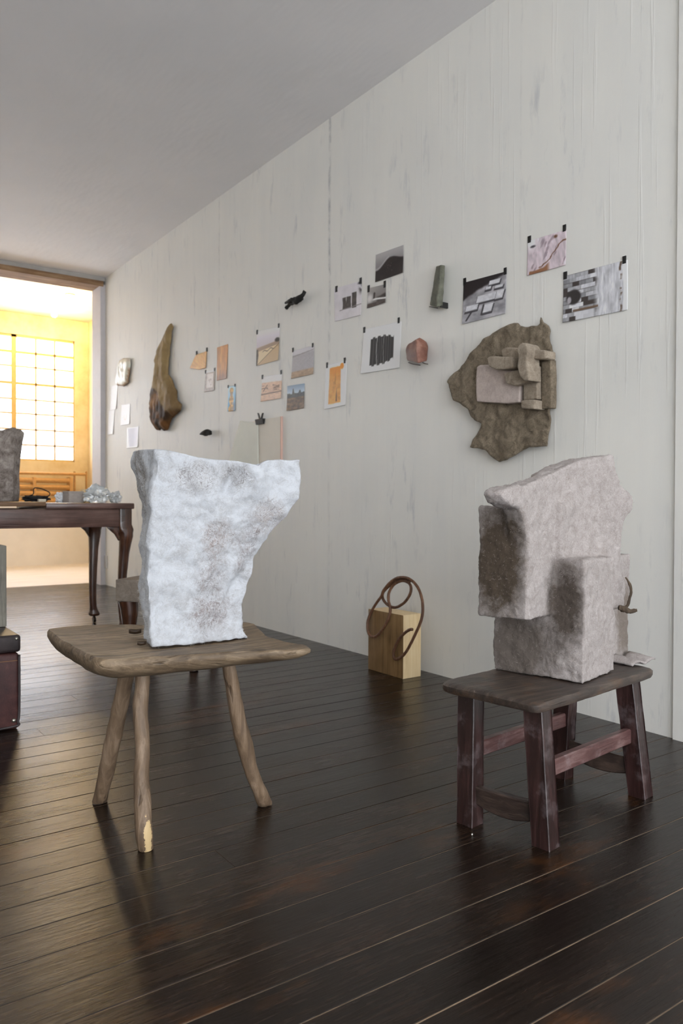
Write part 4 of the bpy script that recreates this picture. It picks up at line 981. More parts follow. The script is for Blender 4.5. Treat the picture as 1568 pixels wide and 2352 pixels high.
def pic_mountain(u, v):
    c = mixc(const((126, 122, 122), u), const((158, 156, 156), u), ss(0.5, 1, v))
    hl = 0.40+0.34*ss(0.05, 0.55, u)-0.14*ss(0.6, 1.0, u)
    m = ss(0.03, -0.05, v-hl); c = mixc(c, const((34, 28, 28), u)*(0.75+0.6*vnoise(u, v, 8, 8, 16))[..., None], m)
    c = mixc(c, const((172, 168, 168), u), ss(0.05, 0.01, np.abs(v-hl-0.04))*(u < 0.5)*0.6)
    return mixc(c, const((120, 112, 110), u), ss(0.72, 0.80, vnoise(u, v, 22, 22, 17))*ss(0.25, 0.08, np.hypot(u-0.5, v-0.35))*m)
def pic_stones(u, v):
    c = const((196, 192, 196), u)*(0.94+0.1*vnoise(u, v, 5, 5, 18))[..., None]
    d = const((66, 60, 58), u)*(0.75+0.6*vnoise(u, v, 14, 14, 19))[..., None]
    a = np.maximum(np.abs(u-0.47)-0.15, np.abs(v-0.47)-0.17)+0.03*vnoise(u, v, 6, 6, 20); c = mixc(c, d, ss(0.03, 0.01, a))
    c = mixc(c, const((200, 198, 198), u), ss(0.03, 0.015, np.abs(u-0.45)+np.abs(v-0.6)*0.2)*0.6)
    b = np.maximum(np.abs(u-0.74)-0.075, np.abs(v-0.50)-0.22)+0.02*vnoise(u, v, 8, 8, 21); c = mixc(c, d, ss(0.025, 0.01, b))
    c = mixc(c, const((120, 114, 116), u), ss(0.02, 0.006, np.abs(v-0.28-0.05*u))*(u > 0.2))
    return mixc(c, const((74, 70, 72), u), ss(0.02, 0.12, (u-0.80)+(v-0.95)*0.25)*ss(0.55, 0.75, v)*ss(0.3, 0.6, vnoise(u, v, 9, 12, 22)))
def pic_small_bw(u, v):
    c = mixc(const((120, 116, 114), u), const((160, 156, 152), u), ss(0.4, 1, v)*(1-u))
    c = mixc(c, const((210, 208, 206), u), ss(0.30, 0.05, np.hypot((u-0.12), (v-0.45)*0.8))*0.8)
    c = mixc(c, const((62, 56, 54), u), ss(0.0, -0.12, v-0.55-0.05*np.sin(u*8))*ss(0.45, 0.6, u)); c = mixc(c, const((60, 54, 52), u), ss(0.07, 0.03, capsule(u, v, 0.36, 0.4, 0.38, 0.66)))
    c = mixc(c, const((216, 214, 212), u), ss(0.07, 0.02, np.abs(v-0.30-0.05*np.sin(u*4)))*ss(0.2, 0.4, u))
    return mixc(c, const((84, 74, 70), u)*(0.7+0.5*vnoise(u, v, 9, 9, 23))[..., None], ss(0.24, 0.16, v))
def pic_quarry(u, v):
    c = const((150, 148, 152), u)*(0.62+0.75*vnoise(u, v, 5, 7, 24, 4))[..., None]
    tl = 0.56+0.42*u+0.10*(vnoise(u, v, 6, 3, 25)-0.5); c = mixc(c, const((34, 28, 30), u), ss(-0.03, 0.05, v-tl))
    def blk(c, x, y, w, h, s):
        q = np.maximum(np.abs(u-x-(v-y)*0.25)-w, np.abs(v-y)-h); c = mixc(c, const((64, 62, 66), u), ss(0.02, 0.008, np.maximum(np.abs(u-x-(v-y)*0.25-0.012)-w-0.008, np.abs(v-y+0.035)-h-0.01))); return mixc(c, const((200, 200, 204), u)*(0.85+0.2*vnoise(u, v, 14, 14, s))[..., None], ss(0.008, -0.004, q))
    for i, (x, y, w, h) in enumerate(((0.74, 0.83, 0.12, 0.045), (0.60, 0.72, 0.06, 0.03), (0.84, 0.70, 0.09, 0.03), (0.56, 0.50, 0.22, 0.075), (0.86, 0.50, 0.08, 0.09), (0.60, 0.24, 0.10, 0.09), (0.22, 0.34, 0.14, 0.06))): c = blk(c, x, y, w, h, 26+i)
    c = mixc(c, const((52, 50, 52), u), ss(0.03, 0.01, capsule(u, v, 0.10, 0.06, 0.22, 0.24))); c = mixc(c, const((60, 58, 60), u), ss(0.03, 0.01, capsule(u, v, 0.45, 0.12, 0.50, 0.34)))
    return c
def pic_cliff(u, v):
    c = const((196, 182, 188), u)*(0.80+0.36*vnoise(u+v*0.15, v, 16, 4, 34, 4))[..., None]
    c = mixc(c, const((120, 104, 112), u), ss(0.62, 0.74, vnoise(u-v*0.3, v, 12, 3, 35, 4))*0.7); c = mixc(c, const((216, 212, 214), u), ss(0.55, 0.9, v)*ss(0.5, 0.1, u)*0.7)
    ed = 0.10+0.55*ss(0.1, 1.0, u)*ss(0.2, 0.95, u)+0.08*(vnoise(u, v, 9, 9, 36)-0.5)
    c = mixc(c, const((132, 92, 66), u), ss(0.0, -0.05, v-ed)*ss(0.62, 0.50, u)*(u > 0.06)); c = mixc(c, const((104, 70, 50), u), ss(0.035, 0.01, np.abs(v-ed-0.1*u))*(u > 0.3))
    c = mixc(c, const((96, 66, 48), u), ss(0.07, 0.02, np.hypot(u-0.74, v-0.90))); return mixc(c, const((70, 66, 70), u), ss(0.05, 0.02, np.hypot((u-0.15)*0.5, v-0.80)))
def pic_brick(u, v):
    rows = 11; r = np.floor(v*rows); k = np.floor((u+0.37*(r % 3))*9); rs = np.random.RandomState(40); T = rs.rand(16, 24); val = T[r.astype(int) % 16, k.astype(int) % 24]
    c = const((178, 178, 182), u)*(0.55+0.62*val)[..., None]; c = c*(0.86+0.26*vnoise(u, v, 40, 14, 41))[..., None]
    fr = np.abs((v*rows) % 1-0.5); c = mixc(c, const((78, 74, 72), u), ss(0.40, 0.48, fr)*0.7)
    c = mixc(c, const((60, 54, 52), u), (val < 0.16)*(u < 0.62)*1.0)
    st = const((186, 186, 190), u)*(0.72+0.5*vnoise(u, v, 46, 5, 42, 4))[..., None]; c = mixc(c, st, ss(0.50, 0.60, u+0.05*vnoise(u, v, 5, 9, 43)))
    c = mixc(c, const((48, 44, 44), u), ss(0.14, 0.10, np.hypot((u-0.17), (v-0.50)*0.75))); c = mixc(c, const((150, 146, 150), u), ss(0.05, 0.03, np.hypot((u-0.10)*1.2, (v-0.45)*0.55)))
    c = mixc(c, const((84, 66, 52), u), ss(0.02, 0.008, np.abs(u-0.90-0.01*np.sin(v*20)))*ss(0.35, 0.6, vnoise(u, v, 3, 14, 44)))
    c = mixc(c, const((202, 202, 206), u), ss(0.93, 0.94, u)); c = mixc(c, const((190, 190, 194), u), ((v < 0.18)*(u > 0.20)*(u < 0.50)).astype(float)*0.8)
    return mixc(c, const((96, 76, 60), u), ss(0.03, 0.015, np.abs(v-0.21))*(u > 0.16)*(u < 0.56))
def pic_orange(u, v):
    c = mixc(const((178, 120, 56), u), const((140, 96, 62), u), ss(0.35, 0.05, v)); c = c*(0.82+0.34*vnoise(u, v, 14, 4, 45))[..., None]
    return mixc(c, const((208, 160, 92), u), ss(0.10, 0.02, np.abs(u-0.4))*(v > 0.3)*0.35)
def pic_fan(u, v):
    return const((212, 158, 84), u)*(0.84+0.30*vnoise(u+v*0.5, v, 16, 5, 46))[..., None]
def pic_frame(u, v):
    c = const((132, 118, 108), u)*(0.75+0.5*vnoise(u, v, 12, 14, 47))[..., None]; q = np.maximum(np.abs(u-0.52), np.abs(v-0.52)*0.95)
    c = mixc(c, const((198, 190, 184), u), ss(0.36, 0.30, q)); c = mixc(c, const((214, 210, 206), u), ss(0.9, 0.94, v)); return mixc(c, const((160, 146, 138), u), ss(0.5, 0.7, vnoise(u, v, 8, 8, 48))*ss(0.3, 0.2, q))
def pic_statue(u, v):
    c = mixc(const((92, 152, 190), u), const((150, 186, 206), u), ss(0.2, 0.9, v)); h = 0.16+0.16*(1-v)+0.06*np.sin(v*17)
    m = ss(0.06, -0.04, np.abs(u-0.46)-h)*ss(0.97, 0.90, v); c = mixc(c, const((188, 140, 44), u)*(0.45+0.8*vnoise(u, v, 6, 12, 49))[..., None], m)
    return mixc(c, const((52, 48, 44), u), ss(0.14, 0.06, np.abs(u-0.84))*ss(0.45, 0.2, v))
def pic_faint(u, v):
    c = const((214, 210, 206), u); return mixc(c, const((196, 182, 176), u), ss(0.03, 0.012, np.abs(np.hypot(u-0.5, (v-0.42)*0.9)-0.14+0.1*(v-0.4)))*ss(0.55, 0.45, v)*0.8)
def pic_plainpaper(u, v):
    return mixc(const((212, 208, 204), u), const((190, 186, 190), u), ss(0.04, 0.01, np.abs(u-0.5+0.1*np.sin(v*7)))*(np.abs(v-0.5) < 0.12)*0.6)
def pic_lavender(u, v):
    c = const((208, 205, 202), u); m = (u > 0.10+0.25*np.sin((1-v)*1.6)*0.3+0.2*(v < 0.35)*(0.35-v))*(u < 0.94)*(v > 0.06)*(v < 0.95)
    c = mixc(c, const((150, 144, 154), u), m*1.0); return mixc(c, const((196, 192, 200), u), ss(0.5, 0.9, u)*m*0.6)

SC = {'3': (230, 700, 3.484), '4': (560, 540, 3.92), '5': (840, 500, 4.612), '6': (1030, 500, 3.484)}
def px_of(k, pts): a, b, s_ = SC[k]; return [(a+x/s_, b+y/s_) for x, y in pts]
def photo(corners, pic, label, tapes=(), name='photo_print', cat='photo', curl_=0.006, group='pictures taped to the wall', lift=0.0015, nu=None, tape_w=7, tape_h=14, seed=0):
    TL, TR, BR, BL = [at_x(x, y, WX-lift) for x, y in corners]
    wd = np.linalg.norm(TR-TL); ht = np.linalg.norm(BL-TL)
    nu = nu or int(np.clip(wd/0.0030, 20, 90)); nv = int(np.clip(ht/0.0030, 20, 90))
    u, v = np.meshgrid(np.linspace(0, 1, nu+1), np.linspace(0, 1, nv+1), indexing='ij')
    P = (TL[None, None]*(1-u)[..., None]*v[..., None]+TR*u[..., None]*v[..., None]+BR*u[..., None]*(1-v)[..., None]+BL*(1-u)[..., None]*(1-v)[..., None])
    rs = np.random.RandomState(seed+3); k1, k2 = rs.uniform(0.3, 1, 2)
    P[..., 0] -= curl_*((1-v)**2)*(k1*(1-u)**2+k2*u**2+0.15)+0.3*curl_*np.sin(u*math.pi)*v*(1-v)
    idx = np.arange((nu+1)*(nv+1)).reshape(nu+1, nv+1)
    F = [[idx[i, j], idx[i+1, j], idx[i+1, j+1], idx[i, j+1]] for i in range(nu) for j in range(nv)]
    o = put(name, P.reshape(-1, 3), F, M['print'])
    col = np.clip(pic(u, v), 0, 255); lin = np.minimum(s2l(col).reshape(-1, 3)*1.45, 0.86); at = o.data.color_attributes.new('print', 'FLOAT_COLOR', 'POINT')
    at.data.foreach_set('color', np.c_[lin, np.ones(len(lin))].astype(np.float32).ravel())
    m_ = o.modifiers.new('paper_thickness', 'SOLIDIFY'); m_.thickness = 0.0007; m_.offset = 1 if False else 0
    tag(o, label, cat, group)
    for x, y in tapes:
        a = at_x(x-tape_w/2, y-tape_h/2, WX); b = at_x(x+tape_w/2, y+tape_h/2, WX)
        v_, f_ = boxr(WX-lift-0.0022, WX-0.0002, min(a[1], b[1]), max(a[1], b[1]), min(a[2], b[2]), max(a[2], b[2]), 0.0004, 1)
        put('tape', v_, f_, M['black'], o, smooth=False)
    return o
photo(px_of('6', [(918, 470), (1430, 335), (1437, 738), (920, 842)]), pic_brick, 'large black and white photo of a brick wall, rightmost on the wall', [(1298.5, 633), (1434, 597)], tape_w=8, tape_h=15, seed=1)
photo(px_of('6', [(630, 190), (940, 95), (942, 380), (632, 465)]), pic_cliff, 'pinkish photo of a cliff face, highest on the right', [(1216, 550), (1296.5, 524)], tape_w=7, tape_h=13, seed=2)
photo(px_of('5', [(1033, 690), (1488, 568), (1483, 1015), (1027, 1130)]), pic_quarry, 'black and white quarry photo between the grey stone bar and the felt relief', [(1067.5, 647), (1160.5, 623)], tape_w=6, tape_h=14, seed=3)
photo(px_of('4', [(1187, 178), (1435, 88), (1437, 338), (1185, 425)]), pic_mountain, 'dark untaped photo of a black mountain under grey sky', seed=4)
photo(px_of('4', [(1115, 480), (1277, 440), (1280, 608), (1115, 660)]), pic_small_bw, 'smallest black and white photo, just under the dark mountain photo', [(847, 663.5), (884, 653)], tape_w=4.5, tape_h=14, seed=5)
photo(px_of('4', [(812, 482), (1060, 412), (1057, 720), (820, 780)]), pic_stones, 'pale grey photo of two dark standing stones', [(773, 664), (828.5, 645)], tape_w=4.5, tape_h=12, seed=6)
photo(px_of('4', [(1078, 850), (1415, 775), (1408, 1195), (1062, 1250)]), pic_blocks, 'large white sheet with a black block drawing left of the red stone', [(837, 758), (916, 736)], name='drawing_sheet', cat='drawing', tape_w=4, tape_h=12, curl_=0.010, seed=7)
photo(px_of('4', [(737, 1172), (922, 1128), (918, 1530), (730, 1570)]), pic_garment, 'white sheet with an orange garment shaped print', [(751.5, 839), (792, 828)], name='drawing_sheet', cat='drawing', tape_w=3.6, tape_h=12, curl_=0.010, seed=8)
photo(px_of('3', [(1253, 213), (1437, 170), (1428, 443), (1250, 490)]), pic_dunes, 'photo of a sandy beach path under a lilac sky', [(591, 763), (640.5, 748)], tape_w=3, tape_h=9, seed=9)
photo(px_of('4', [(440, 1045), (632, 990), (627, 1250), (432, 1293)]), pic_sea, 'grey sea photo with a brown shore strip', [(673, 804), (718.5, 793)], tape_w=3, tape_h=9, seed=10)
photo(px_of('3', [(1297, 575), (1455, 552), (1450, 748), (1288, 775)]), pic_groove, 'pink brown photo of a furrowed bank below the beach photo', [(603, 866), (646, 855)], tape_w=2.8, tape_h=9, seed=11)
photo(px_of('4', [(390, 1360), (545, 1335), (543, 1558), (390, 1585)]), pic_ruin, 'dark photo of treetops under a blue sky below the sea photo', seed=12)
photo(px_of('3', [(935, 342), (1022, 315), (1013, 590), (935, 608)]), pic_orange, 'narrow upright orange brown print without border', seed=13, name='colour_print')
photo(px_of('3', [(843, 535), (920, 520), (913, 685), (835, 700)]), pic_frame, 'small grey print of a pale framed square', [(472.5, 854), (493, 849)], tape_w=2.4, tape_h=7, seed=14)
photo(px_of('3', [(1025, 655), (1083, 645), (1080, 848), (1025, 855)]), pic_statue, 'small tall photo of a golden figure against blue sky', [(524.5, 888), (540, 885)], tape_w=2.4, tape_h=6, seed=15)
photo(px_of('3', [(92, 650), (142, 635), (130, 835), (82, 845)]), pic_plainpaper, 'white paper strip directly below the white plaster piece', name='paper_sheet', cat='paper', group='pale papers near the opening', seed=16)
photo(px_of('3', [(70, 850), (115, 838), (105, 1035), (62, 1042)]), pic_plainpaper, 'lower white paper strip closest to the opening', name='paper_sheet', cat='paper', group='pale papers near the opening', seed=17)
photo(px_of('3', [(172, 800), (240, 790), (235, 955), (165, 968)]), pic_faint, 'white paper with a faint pink sketch', name='paper_sheet', cat='paper', group='pale papers near the opening', seed=18)
photo(px_of('3', [(212, 985), (308, 970), (303, 1140), (215, 1150)]), pic_lavender, 'white paper with a lavender grey print, just above the white felt', name='paper_sheet', cat='paper', group='pale papers near the opening', seed=19)

def wall_sheet(name, pts_px, cell, off, thick, mat, label=None, cat=None, colf=None, parent=None, group=None):
    """shape cut from thin material hanging on the wall; off(y, z, rim, u, v) = distance from the wall"""
    P3 = np.array([at_x(x, y, WX) for x, y in pts_px]); P2 = P3[:, 1:]
    pts, F, dist = sheet(P2, cell); lo = P2.min(0); hi = P2.max(0)
    u = (hi[0]-pts[:, 0])/(hi[0]-lo[0]); v = (pts[:, 1]-lo[1])/(hi[1]-lo[1])
    V = np.stack([WX-np.array([off(y, z, d, uu, vv) for (y, z), d, uu, vv in zip(pts, dist, u, v)]), pts[:, 0], pts[:, 1]], 1)
    o = put(name, V, F, mat, parent)
    if colf is not None:
        lin = np.minimum(s2l(np.clip(colf(u, v, dist), 0, 255))*1.35, 0.86); at = o.data.color_attributes.new('print', 'FLOAT_COLOR', 'POINT'); at.data.foreach_set('color', np.c_[lin, np.ones(len(lin))].astype(np.float32).ravel())
    m_ = o.modifiers.new('thickness', 'SOLIDIFY'); m_.thickness = thick; m_.offset = 0
    if parent is None: tag(o, label, cat, group)
    return o
# orange fan-shaped cutting
fan = wall_sheet('paper_cutting', px_of('3', [(770, 400), (855, 372), (853, 440), (850, 505), (800, 520), (760, 514), (722, 508), (745, 455)]), 0.006, lambda y, z, d, u, v: 0.003+0.004*(1-v), 0.0008, M['print'], 'orange fan shaped cutting, leftmost of the small pictures', 'photo', lambda u, v, d: pic_fan(u, v), group='pictures taped to the wall')
for x, y in ((452, 811), (475.5, 803)):
    a = at_x(x-1.2, y-4, WX); b = at_x(x+1.2, y+4, WX); v_, f_ = boxr(WX-0.005, WX-0.0002, b[1], a[1], b[2], a[2]); put('tape', v_, f_, M['black'], fan, smooth=False)

# ------------------------------------------------------------------ big felt relief
M['felt_brown'] = m_felt('brown_wool_felt', rgb(156, 142, 122), rgb(92, 81, 66), 0.36, 0.64, 1.0, 0.5, 0.9)
M['felt_pink'] = m_felt('pale_pinkish_felt', rgb(212, 198, 190), rgb(172, 156, 148), 0.38, 0.70, 1.0, 0.5, 0.7)
M['felt_mid'] = m_felt('mid_brown_felt', rgb(182, 168, 150), rgb(126, 113, 98), 0.36, 0.66, 1.0, 0.5, 0.8)
rel_px = px_of('6', [(560, 850), (585, 848), (600, 872), (640, 880), (700, 872), (745, 872), (762, 850), (770, 800), (782, 845), (815, 870), (830, 905), (835, 970), (855, 1040), (866, 1100), (868, 1200), (872, 1290), (862, 1380), (850, 1480), (856, 1590), (845, 1660), (832, 1740), (835, 1830), (760, 1838), (690, 1838), (640, 1860), (585, 1900), (520, 1940), (440, 1955), (400, 1920), (350, 1862), (300, 1850), (235, 1845), (250, 1775), (300, 1720), (330, 1650), (290, 1635), (240, 1600), (215, 1540), (160, 1490), (110, 1470), (85, 1400), (55, 1320), (65, 1290), (150, 1200), (220, 1110), (290, 1030), (330, 980), (400, 930), (470, 890)])
rc = at_x(1165, 900, WX)
relief = thing('felt_relief', (WX, rc[1], rc[2]), 'large brown felt relief of stacked bars hung on the wall', 'felt sculpture')
bk = wall_sheet('felt_backing', rel_px, 0.0075, lambda y, z, d, u, v: 0.030+0.022*(1-u)*(0.4+0.6*math.sin(v*3.0))+0.012*fb((y*9, z*9, 2.0), 3)+0.005*fb((y*30, z*30, 5.0), 2)+0.012*max(0, 0.25-v)*2-0.014*u*v, 0.009, M['felt_brown'], parent=relief)
def rblock(pts, x0, x1, mat, bev=0.012, amp=0.0018, name='felt_bar'):
    bev *= 0.6; x1 += 0.012 if x1 > 0.08 else 0.006
    P3 = np.array([at_x(x, y, WX-x1) for x, y in px_of('6', pts)])
    v, f = bevelled(extrude_poly(P3, (x1-x0, 0, 0)), bev, 4, cuts=2); v = wobble(v, amp, 22, len(pts)*1.3+x1*40, 3)
    return put(name, v, f, M[mat], relief)
rblock([(222, 1192), (250, 1178), (345, 1175), (420, 1200), (560, 1215), (575, 1330), (565, 1478), (470, 1486), (330, 1480), (222, 1470), (214, 1330)], 0.02, 0.065, 'felt_pink', 0.009)
rblock([(300, 1120), (330, 1108), (500, 1112), (508, 1200), (470, 1212), (380, 1215), (318, 1190)], 0.055, 0.110, 'felt_mid', 0.010)
rblock([(418, 1055), (450, 1036), (560, 1040), (560, 1130), (425, 1112)], 0.02, 0.072, 'felt_mid', 0.010)
rblock([(640, 1055), (740, 1058), (768, 1062), (768, 1122), (740, 1132), (640, 1128)], 0.035, 0.088, 'felt_mid', 0.008)
rblock([(546, 1050), (556, 1015), (585, 998), (615, 1003), (632, 1035), (632, 1090), (622, 1118), (642, 1305), (600, 1305), (566, 1270), (545, 1190), (556, 1110)], 0.065, 0.130, 'felt_mid', 0.012)
rblock([(440, 1245), (540, 1215), (620, 1300), (640, 1312), (600, 1325), (520, 1345), (460, 1325)], 0.03, 0.088, 'felt_mid', 0.010)
rblock([(595, 1320), (640, 1240), (704, 1180), (706, 1450), (595, 1462)], 0.025, 0.066, 'felt_mid', 0.008)
rblock([(574, 1464), (640, 1455), (684, 1455), (684, 1530), (640, 1533), (577, 1525)], 0.03, 0.085, 'felt_mid', 0.009)
rblock([(740, 1150), (816, 1130), (820, 1300), (816, 1525), (740, 1528)], 0.015, 0.045, 'felt_brown', 0.008)
M['fuzz_brown'] = m_plain('brown_wool_fibre', rgb(176, 158, 128), 0.9, 0.1, 20, 0)
baked(bk); fuzz(bk, 4000, 0.011, 0.0002, M['fuzz_brown'], 12)

# ------------------------------------------------------------------ curled bark on the wall
def bark_col(u, v, d):
    n = vnoise(u, v, 6, 14, 60, 4); c = mixc(const((118, 98, 66), u), const((160, 138, 98), u), n)
    low = ss(0.02, -0.03, v-(0.44-0.28*ss(0.15, 0.75, u))+0.06*(n-0.5)); dk = mixc(const((48, 32, 20), u), const((96, 62, 28), u), ss(0.45, 0.7, vnoise(u, v, 5, 8, 61)))
    c = mixc(c, dk, low); c = mixc(c, const((160, 112, 50), u), ss(0.12, 0.03, np.hypot((u-0.25)*0.5, v-0.30))*0.6)
    return mixc(c, const((92, 70, 44), u), ss(0.25, 0.0, v-0.5)*ss(0.55, 0.8, u)*0.5)
M['bark'] = m_attr('bark_surface', 0.7, 0.8, 60)
bk_px = px_of('3', [(583, 150), (596, 175), (586, 250), (574, 340), (567, 450), (563, 560), (590, 588), (610, 650), (625, 700), (640, 770), (672, 800), (668, 840), (640, 870), (600, 900), (575, 960), (565, 1002), (530, 1006), (518, 990), (500, 1003), (478, 1000), (455, 950), (440, 890), (432, 800), (434, 720), (445, 660), (460, 580), (465, 480), (456, 460), (480, 380), (490, 330), (530, 250), (570, 170)])
wall_sheet('bark_piece', bk_px, 0.010, lambda y, z, d, u, v: 0.016+0.050*min(1, d/0.05)**0.7*(0.35+0.65*(1-v))+0.02*max(0, 0.5-abs(u-0.35))*(1-v)+0.010*fb((y*16, z*10, 1), 3), 0.010, M['bark'], 'long curled piece of brown bark hanging on the wall', 'bark', bark_col)
# ------------------------------------------------------------------ white plaster piece
def clay_col(u, v, d):
    c = const((226, 216, 200), u)*(0.92+0.1*vnoise(u, v, 6, 6, 62))[..., None]; return mixc(c, const((150, 120, 92), u), ss(0.016, 0.004, d)*ss(0.35, 0.6, vnoise(u, v, 5, 7, 63)))
M['clay'] = m_attr('glazed_plaster', 0.35, 0.4, 50)
wall_sheet('plaster_piece', px_of('3', [(178, 445), (205, 434), (250, 432), (256, 470), (244, 560), (238, 620), (205, 650), (150, 643), (145, 600), (162, 545), (166, 480)]), 0.010, lambda y, z, d, u, v: 0.012+0.022*min(1, d/0.03)**0.5+0.006*fb((y*22, z*22, 3), 3), 0.014, M['clay'], 'rough white plaster piece nearest the opening', 'plaster', clay_col)
# ------------------------------------------------------------------ black twig
M['char'] = m_wood('charred_wood', rgb(14, 13, 12), rgb(28, 26, 24), rgb(52, 48, 42), 1, 1.2, 0.7, 0.6)
def P4(x, y, off): q = px_of('4', [(x, y)])[0]; return at_x(q[0], q[1], WX-off)
tw = thing('charred_twig', P4(460, 600, 0.02), 'small charred black twig pinned to the wall', 'twig')
put('stem', *tube([P4(372, 612, 0.05), P4(420, 590, 0.05), P4(480, 575, 0.045), P4(520, 550, 0.04), P4(550, 505, 0.03)], [0.006, 0.014, 0.017, 0.012, 0.011], 10, 30, wob=0.5, wsc=40), M['char'], tw)
put('side_branch', *tube([P4(378, 655, 0.045), P4(420, 622, 0.045), P4(480, 600, 0.04), P4(530, 575, 0.03)], [0.011, 0.010, 0.012, 0.010], 10, 24, wob=0.5, wsc=40), M['char'], tw)
put('pin', *tube([P4(478, 625, 0.05), P4(478, 622, -0.002)], 0.0015, 6), M['black'], tw)
# ------------------------------------------------------------------ grey stone bar on brackets, red stone on pins, dark chip
def P5(x, y, off): q = px_of('5', [(x, y)])[0]; return at_x(q[0], q[1], WX-off)
t = NT('grey_green_stone'); p = t.pos(obj=True)
t.fin(t.ramp(t.noise(p, 26, 6, 0.7), [(0.3, rgb(74, 76, 64)), (0.7, rgb(124, 124, 108))]), 0.8, t.bump(t.noise(p, 60, 5), 0.6, 0.006)); M['stone_grey'] = t.m
sb_ = thing('stone_bar', P5(750, 940, 0.03), 'grey green stone bar standing on small brackets on the wall', 'stone')
def sect(x0, xm, x1, y, y2, y3): return [P5(x0, y, 0.006), P5(x0, y, 0.030), P5(xm, y2, 0.062), P5(x1, y3, 0.038), P5(x1, y3, 0.006)]
ra = np.array(sect(745, 790, 836, 515, 500, 505)); rz = np.array(sect(678, 745, 812, 925, 950, 935))
rings = [ra*(1-t_)+rz*t_ for t_ in np.linspace(0, 1, 12)]; v, f = bevelled(loft(rings), 0.003, 1, 1); put('bar', wobble(v, 0.0025, 30, 3), f, M['stone_grey'], sb_, sharp=30)
put('bracket', *boxr(WX-0.045, WX-0.0005, float(P5(812, 940, 0.03)[1])-0.006, float(P5(805, 940, 0.03)[1])-0.002, float(P5(812, 945, 0.03)[2])-0.004, float(P5(812, 895, 0.03)[2]), 0.001, 1), M['black'], sb_, smooth=False)
put('bracket', *tube([P5(672, 943, 0.0), P5(690, 945, 0.03), P5(760, 958, 0.065)], 0.002, 6), M['black'], sb_)
t = NT('red_brown_stone'); p = t.pos(obj=True)
t.fin(t.ramp(t.noise(p, 18, 6, 0.65), [(0.3, rgb(100, 62, 48)), (0.55, rgb(136, 92, 76)), (0.75, rgb(170, 130, 114))]), 0.6, t.bump(t.noise(p, 45, 5), 0.4, 0.006)); M['stone_red'] = t.m
rs_ = thing('red_stone', P5(545, 1530, 0.03), 'reddish brown stone chunk resting on wall pins', 'stone')
A_ = np.array([P5(450, 1330, 0.012), P5(452, 1330, 0.055), P5(530, 1300, 0.115), P5(575, 1285, 0.085), P5(625, 1290, 0.06), P5(655, 1330, 0.04), P5(655, 1330, 0.012)])
Am = np.array([P5(422, 1400, 0.010), P5(424, 1400, 0.06), P5(535, 1390, 0.120), P5(590, 1390, 0.095), P5(650, 1390, 0.065), P5(657, 1395, 0.045), P5(657, 1395, 0.010)])
B_ = np.array([P5(435, 1510, 0.012), P5(437, 1510, 0.055), P5(548, 1538, 0.112), P5(600, 1535, 0.085), P5(640, 1525, 0.06), P5(650, 1500, 0.042), P5(650, 1500, 0.012)])
v, f = bevelled(loft([A_*0.92+A_.mean(0)*0.08, A_*0.5+Am*0.5, Am, Am*0.5+B_*0.5, B_]), 0.006, 2, 1); put('stone_body', wobble(v, 0.004, 24, 8), f, M['stone_red'], rs_, sharp=28)
M['pin'] = m_plain('rusty_pin', rgb(70, 54, 46), 0.5, 0.2, 60, 0.1, Metallic=0.4)
put('support_pin', *tube([P5(450, 1535, 0.0), P5(500, 1552, 0.05), P5(575, 1562, 0.10)], 0.0022, 6), M['pin'], rs_); put('support_pin', *tube([P5(655, 1551, 0.0), P5(625, 1545, 0.04), P5(600, 1535, 0.08)], 0.0022, 6), M['pin'], rs_)
def P3_(x, y, off): q = px_of('3', [(x, y)])[0]; return at_x(q[0], q[1], WX-off)
ch = tube([P3_(798, 1036, 0.04), P3_(825, 1028, 0.05), P3_(850, 1022, 0.04), P3_(874, 1022, 0.012)], [0.004, 0.016, 0.026, 0.024], 7, 12, wob=0.4, wsc=30)
o = put('stone_chip', *ch, M['char'], sharp=30); tag(o, 'small pointed dark chip on the wall below the bark', 'stone')
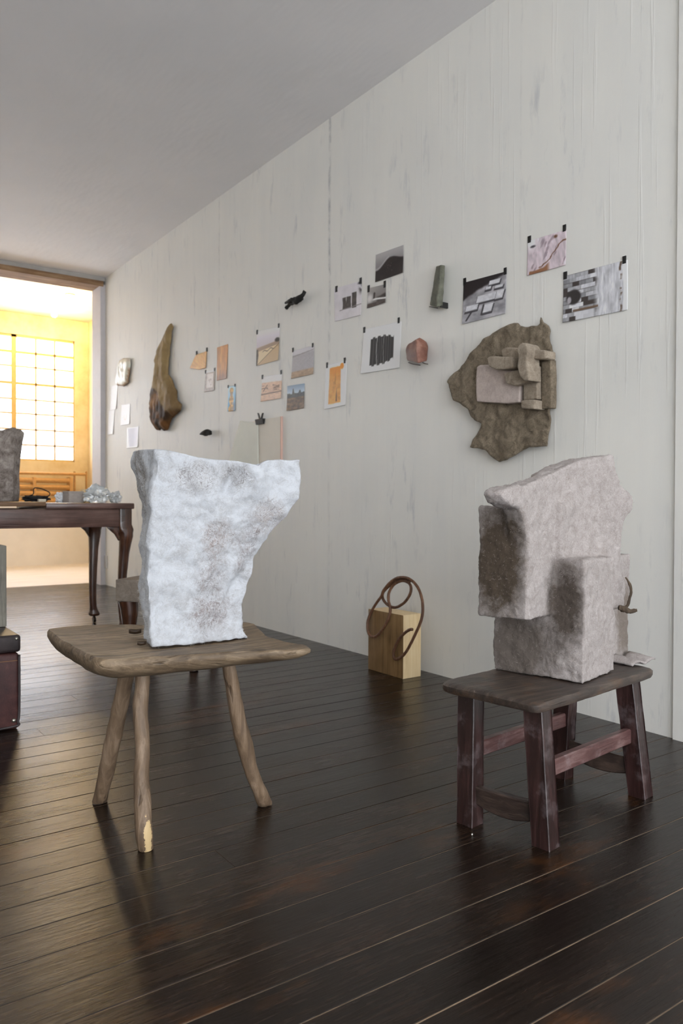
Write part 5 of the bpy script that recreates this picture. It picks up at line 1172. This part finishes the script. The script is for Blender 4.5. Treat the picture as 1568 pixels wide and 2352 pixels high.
# ------------------------------------------------------------------ clip with hanging papers
M['boardpaper'] = m_plain('cream_card_sheet', rgb(238, 231, 218), 0.75, 0.03, 10, 0.05)
M['thinpaper'] = m_plain('pale_grey_green_paper', rgb(234, 234, 222), 0.7, 0.03, 10, 0.05)
M['pinkedge'] = m_plain('pinkish_card_edge', rgb(222, 184, 168), 0.7, 0.05, 10, 0)
cb_ = thing('clip_board', P3_(1290, 1200, 0.0), 'cream card board hanging on the wall behind the white felt', 'board')
q0, q1 = P3_(1145, 925, 0.012), P3_(1442, 914, 0.012); zbt = float(P3_(1290, 1420, 0.0)[2])
put('card', *boxr(WX-0.012, WX-0.001, q1[1], q0[1], zbt, (q0[2]+q1[2])/2, 0.001, 1), M['boardpaper'], cb_, smooth=False)
put('card_edge', *boxr(WX-0.0135, WX-0.001, q1[1]-0.010, q1[1]-0.0005, zbt, (q0[2]+q1[2])/2, 0.001, 1), M['pinkedge'], cb_, smooth=False)
cl = thing('bulldog_clip', P3_(1285, 955, 0.015), 'black bulldog clip at the top of the cream board', 'clip')
ya, yb = float(P3_(1255, 930, 0.015)[1]), float(P3_(1315, 930, 0.015)[1]); zc0, zc1 = float(P3_(1285, 957, 0.015)[2]), float(P3_(1285, 915, 0.015)[2])
v, f = extrude_poly(np.array([(WX-0.0245, ya, zc0), (WX-0.0165, ya, zc0), (WX-0.006, ya, zc1), (WX-0.032, ya, zc1)]), (0, yb-ya, 0)); put('jaw', *bevelled((v, f), 0.001, 1), M['black'], cl, smooth=False)
for x0, x1 in ((1280, 1265), (1290, 1303)):
    put('handle', *bevelled(extrude_poly(np.array([P3_(x0-7, 920, 0.022), P3_(x0+7, 920, 0.022), P3_(x1+6, 866, 0.03 if x1 < x0 else 0.012), P3_(x1-6, 866, 0.03 if x1 < x0 else 0.012)]), (-0.003, 0, 0)), 0.0008, 1), M['black'], cl, smooth=False)
hp = px_of('3', [(1140, 928), (1283, 945), (1287, 1260), (1290, 1400), (1080, 1400), (1095, 1240), (1115, 1060)])
o = wall_sheet('hanging_paper', hp, 0.012, lambda y, z, d, u, v: 0.018+0.07*(1-v)*(1-u)**1.2, 0.0012, M['thinpaper'], 'pale sheet of paper curling off the cream board', 'paper')
# wall socket plate low on the wall near the table
q = at_x(243, 1290, WX); M['plate'] = m_plain('white_plastic_plate', rgb(216, 213, 210), 0.4, 0.02, 10, 0)
sp_ = thing('wall_socket', (WX, q[1], q[2]), 'white socket plate low on the wall behind the table leg', 'socket')
put('plate', *boxr(WX-0.010, WX-0.0003, q[1]-0.045, q[1]+0.045, q[2]-0.06, q[2]+0.06, 0.003), M['plate'], sp_, sharp=40)
for dz in (-0.025, 0.025): put('socket_face', *boxr(WX-0.0125, WX-0.009, q[1]-0.02, q[1]+0.02, q[2]+dz-0.017, q[2]+dz+0.017, 0.002), M['plate'], sp_, sharp=40)
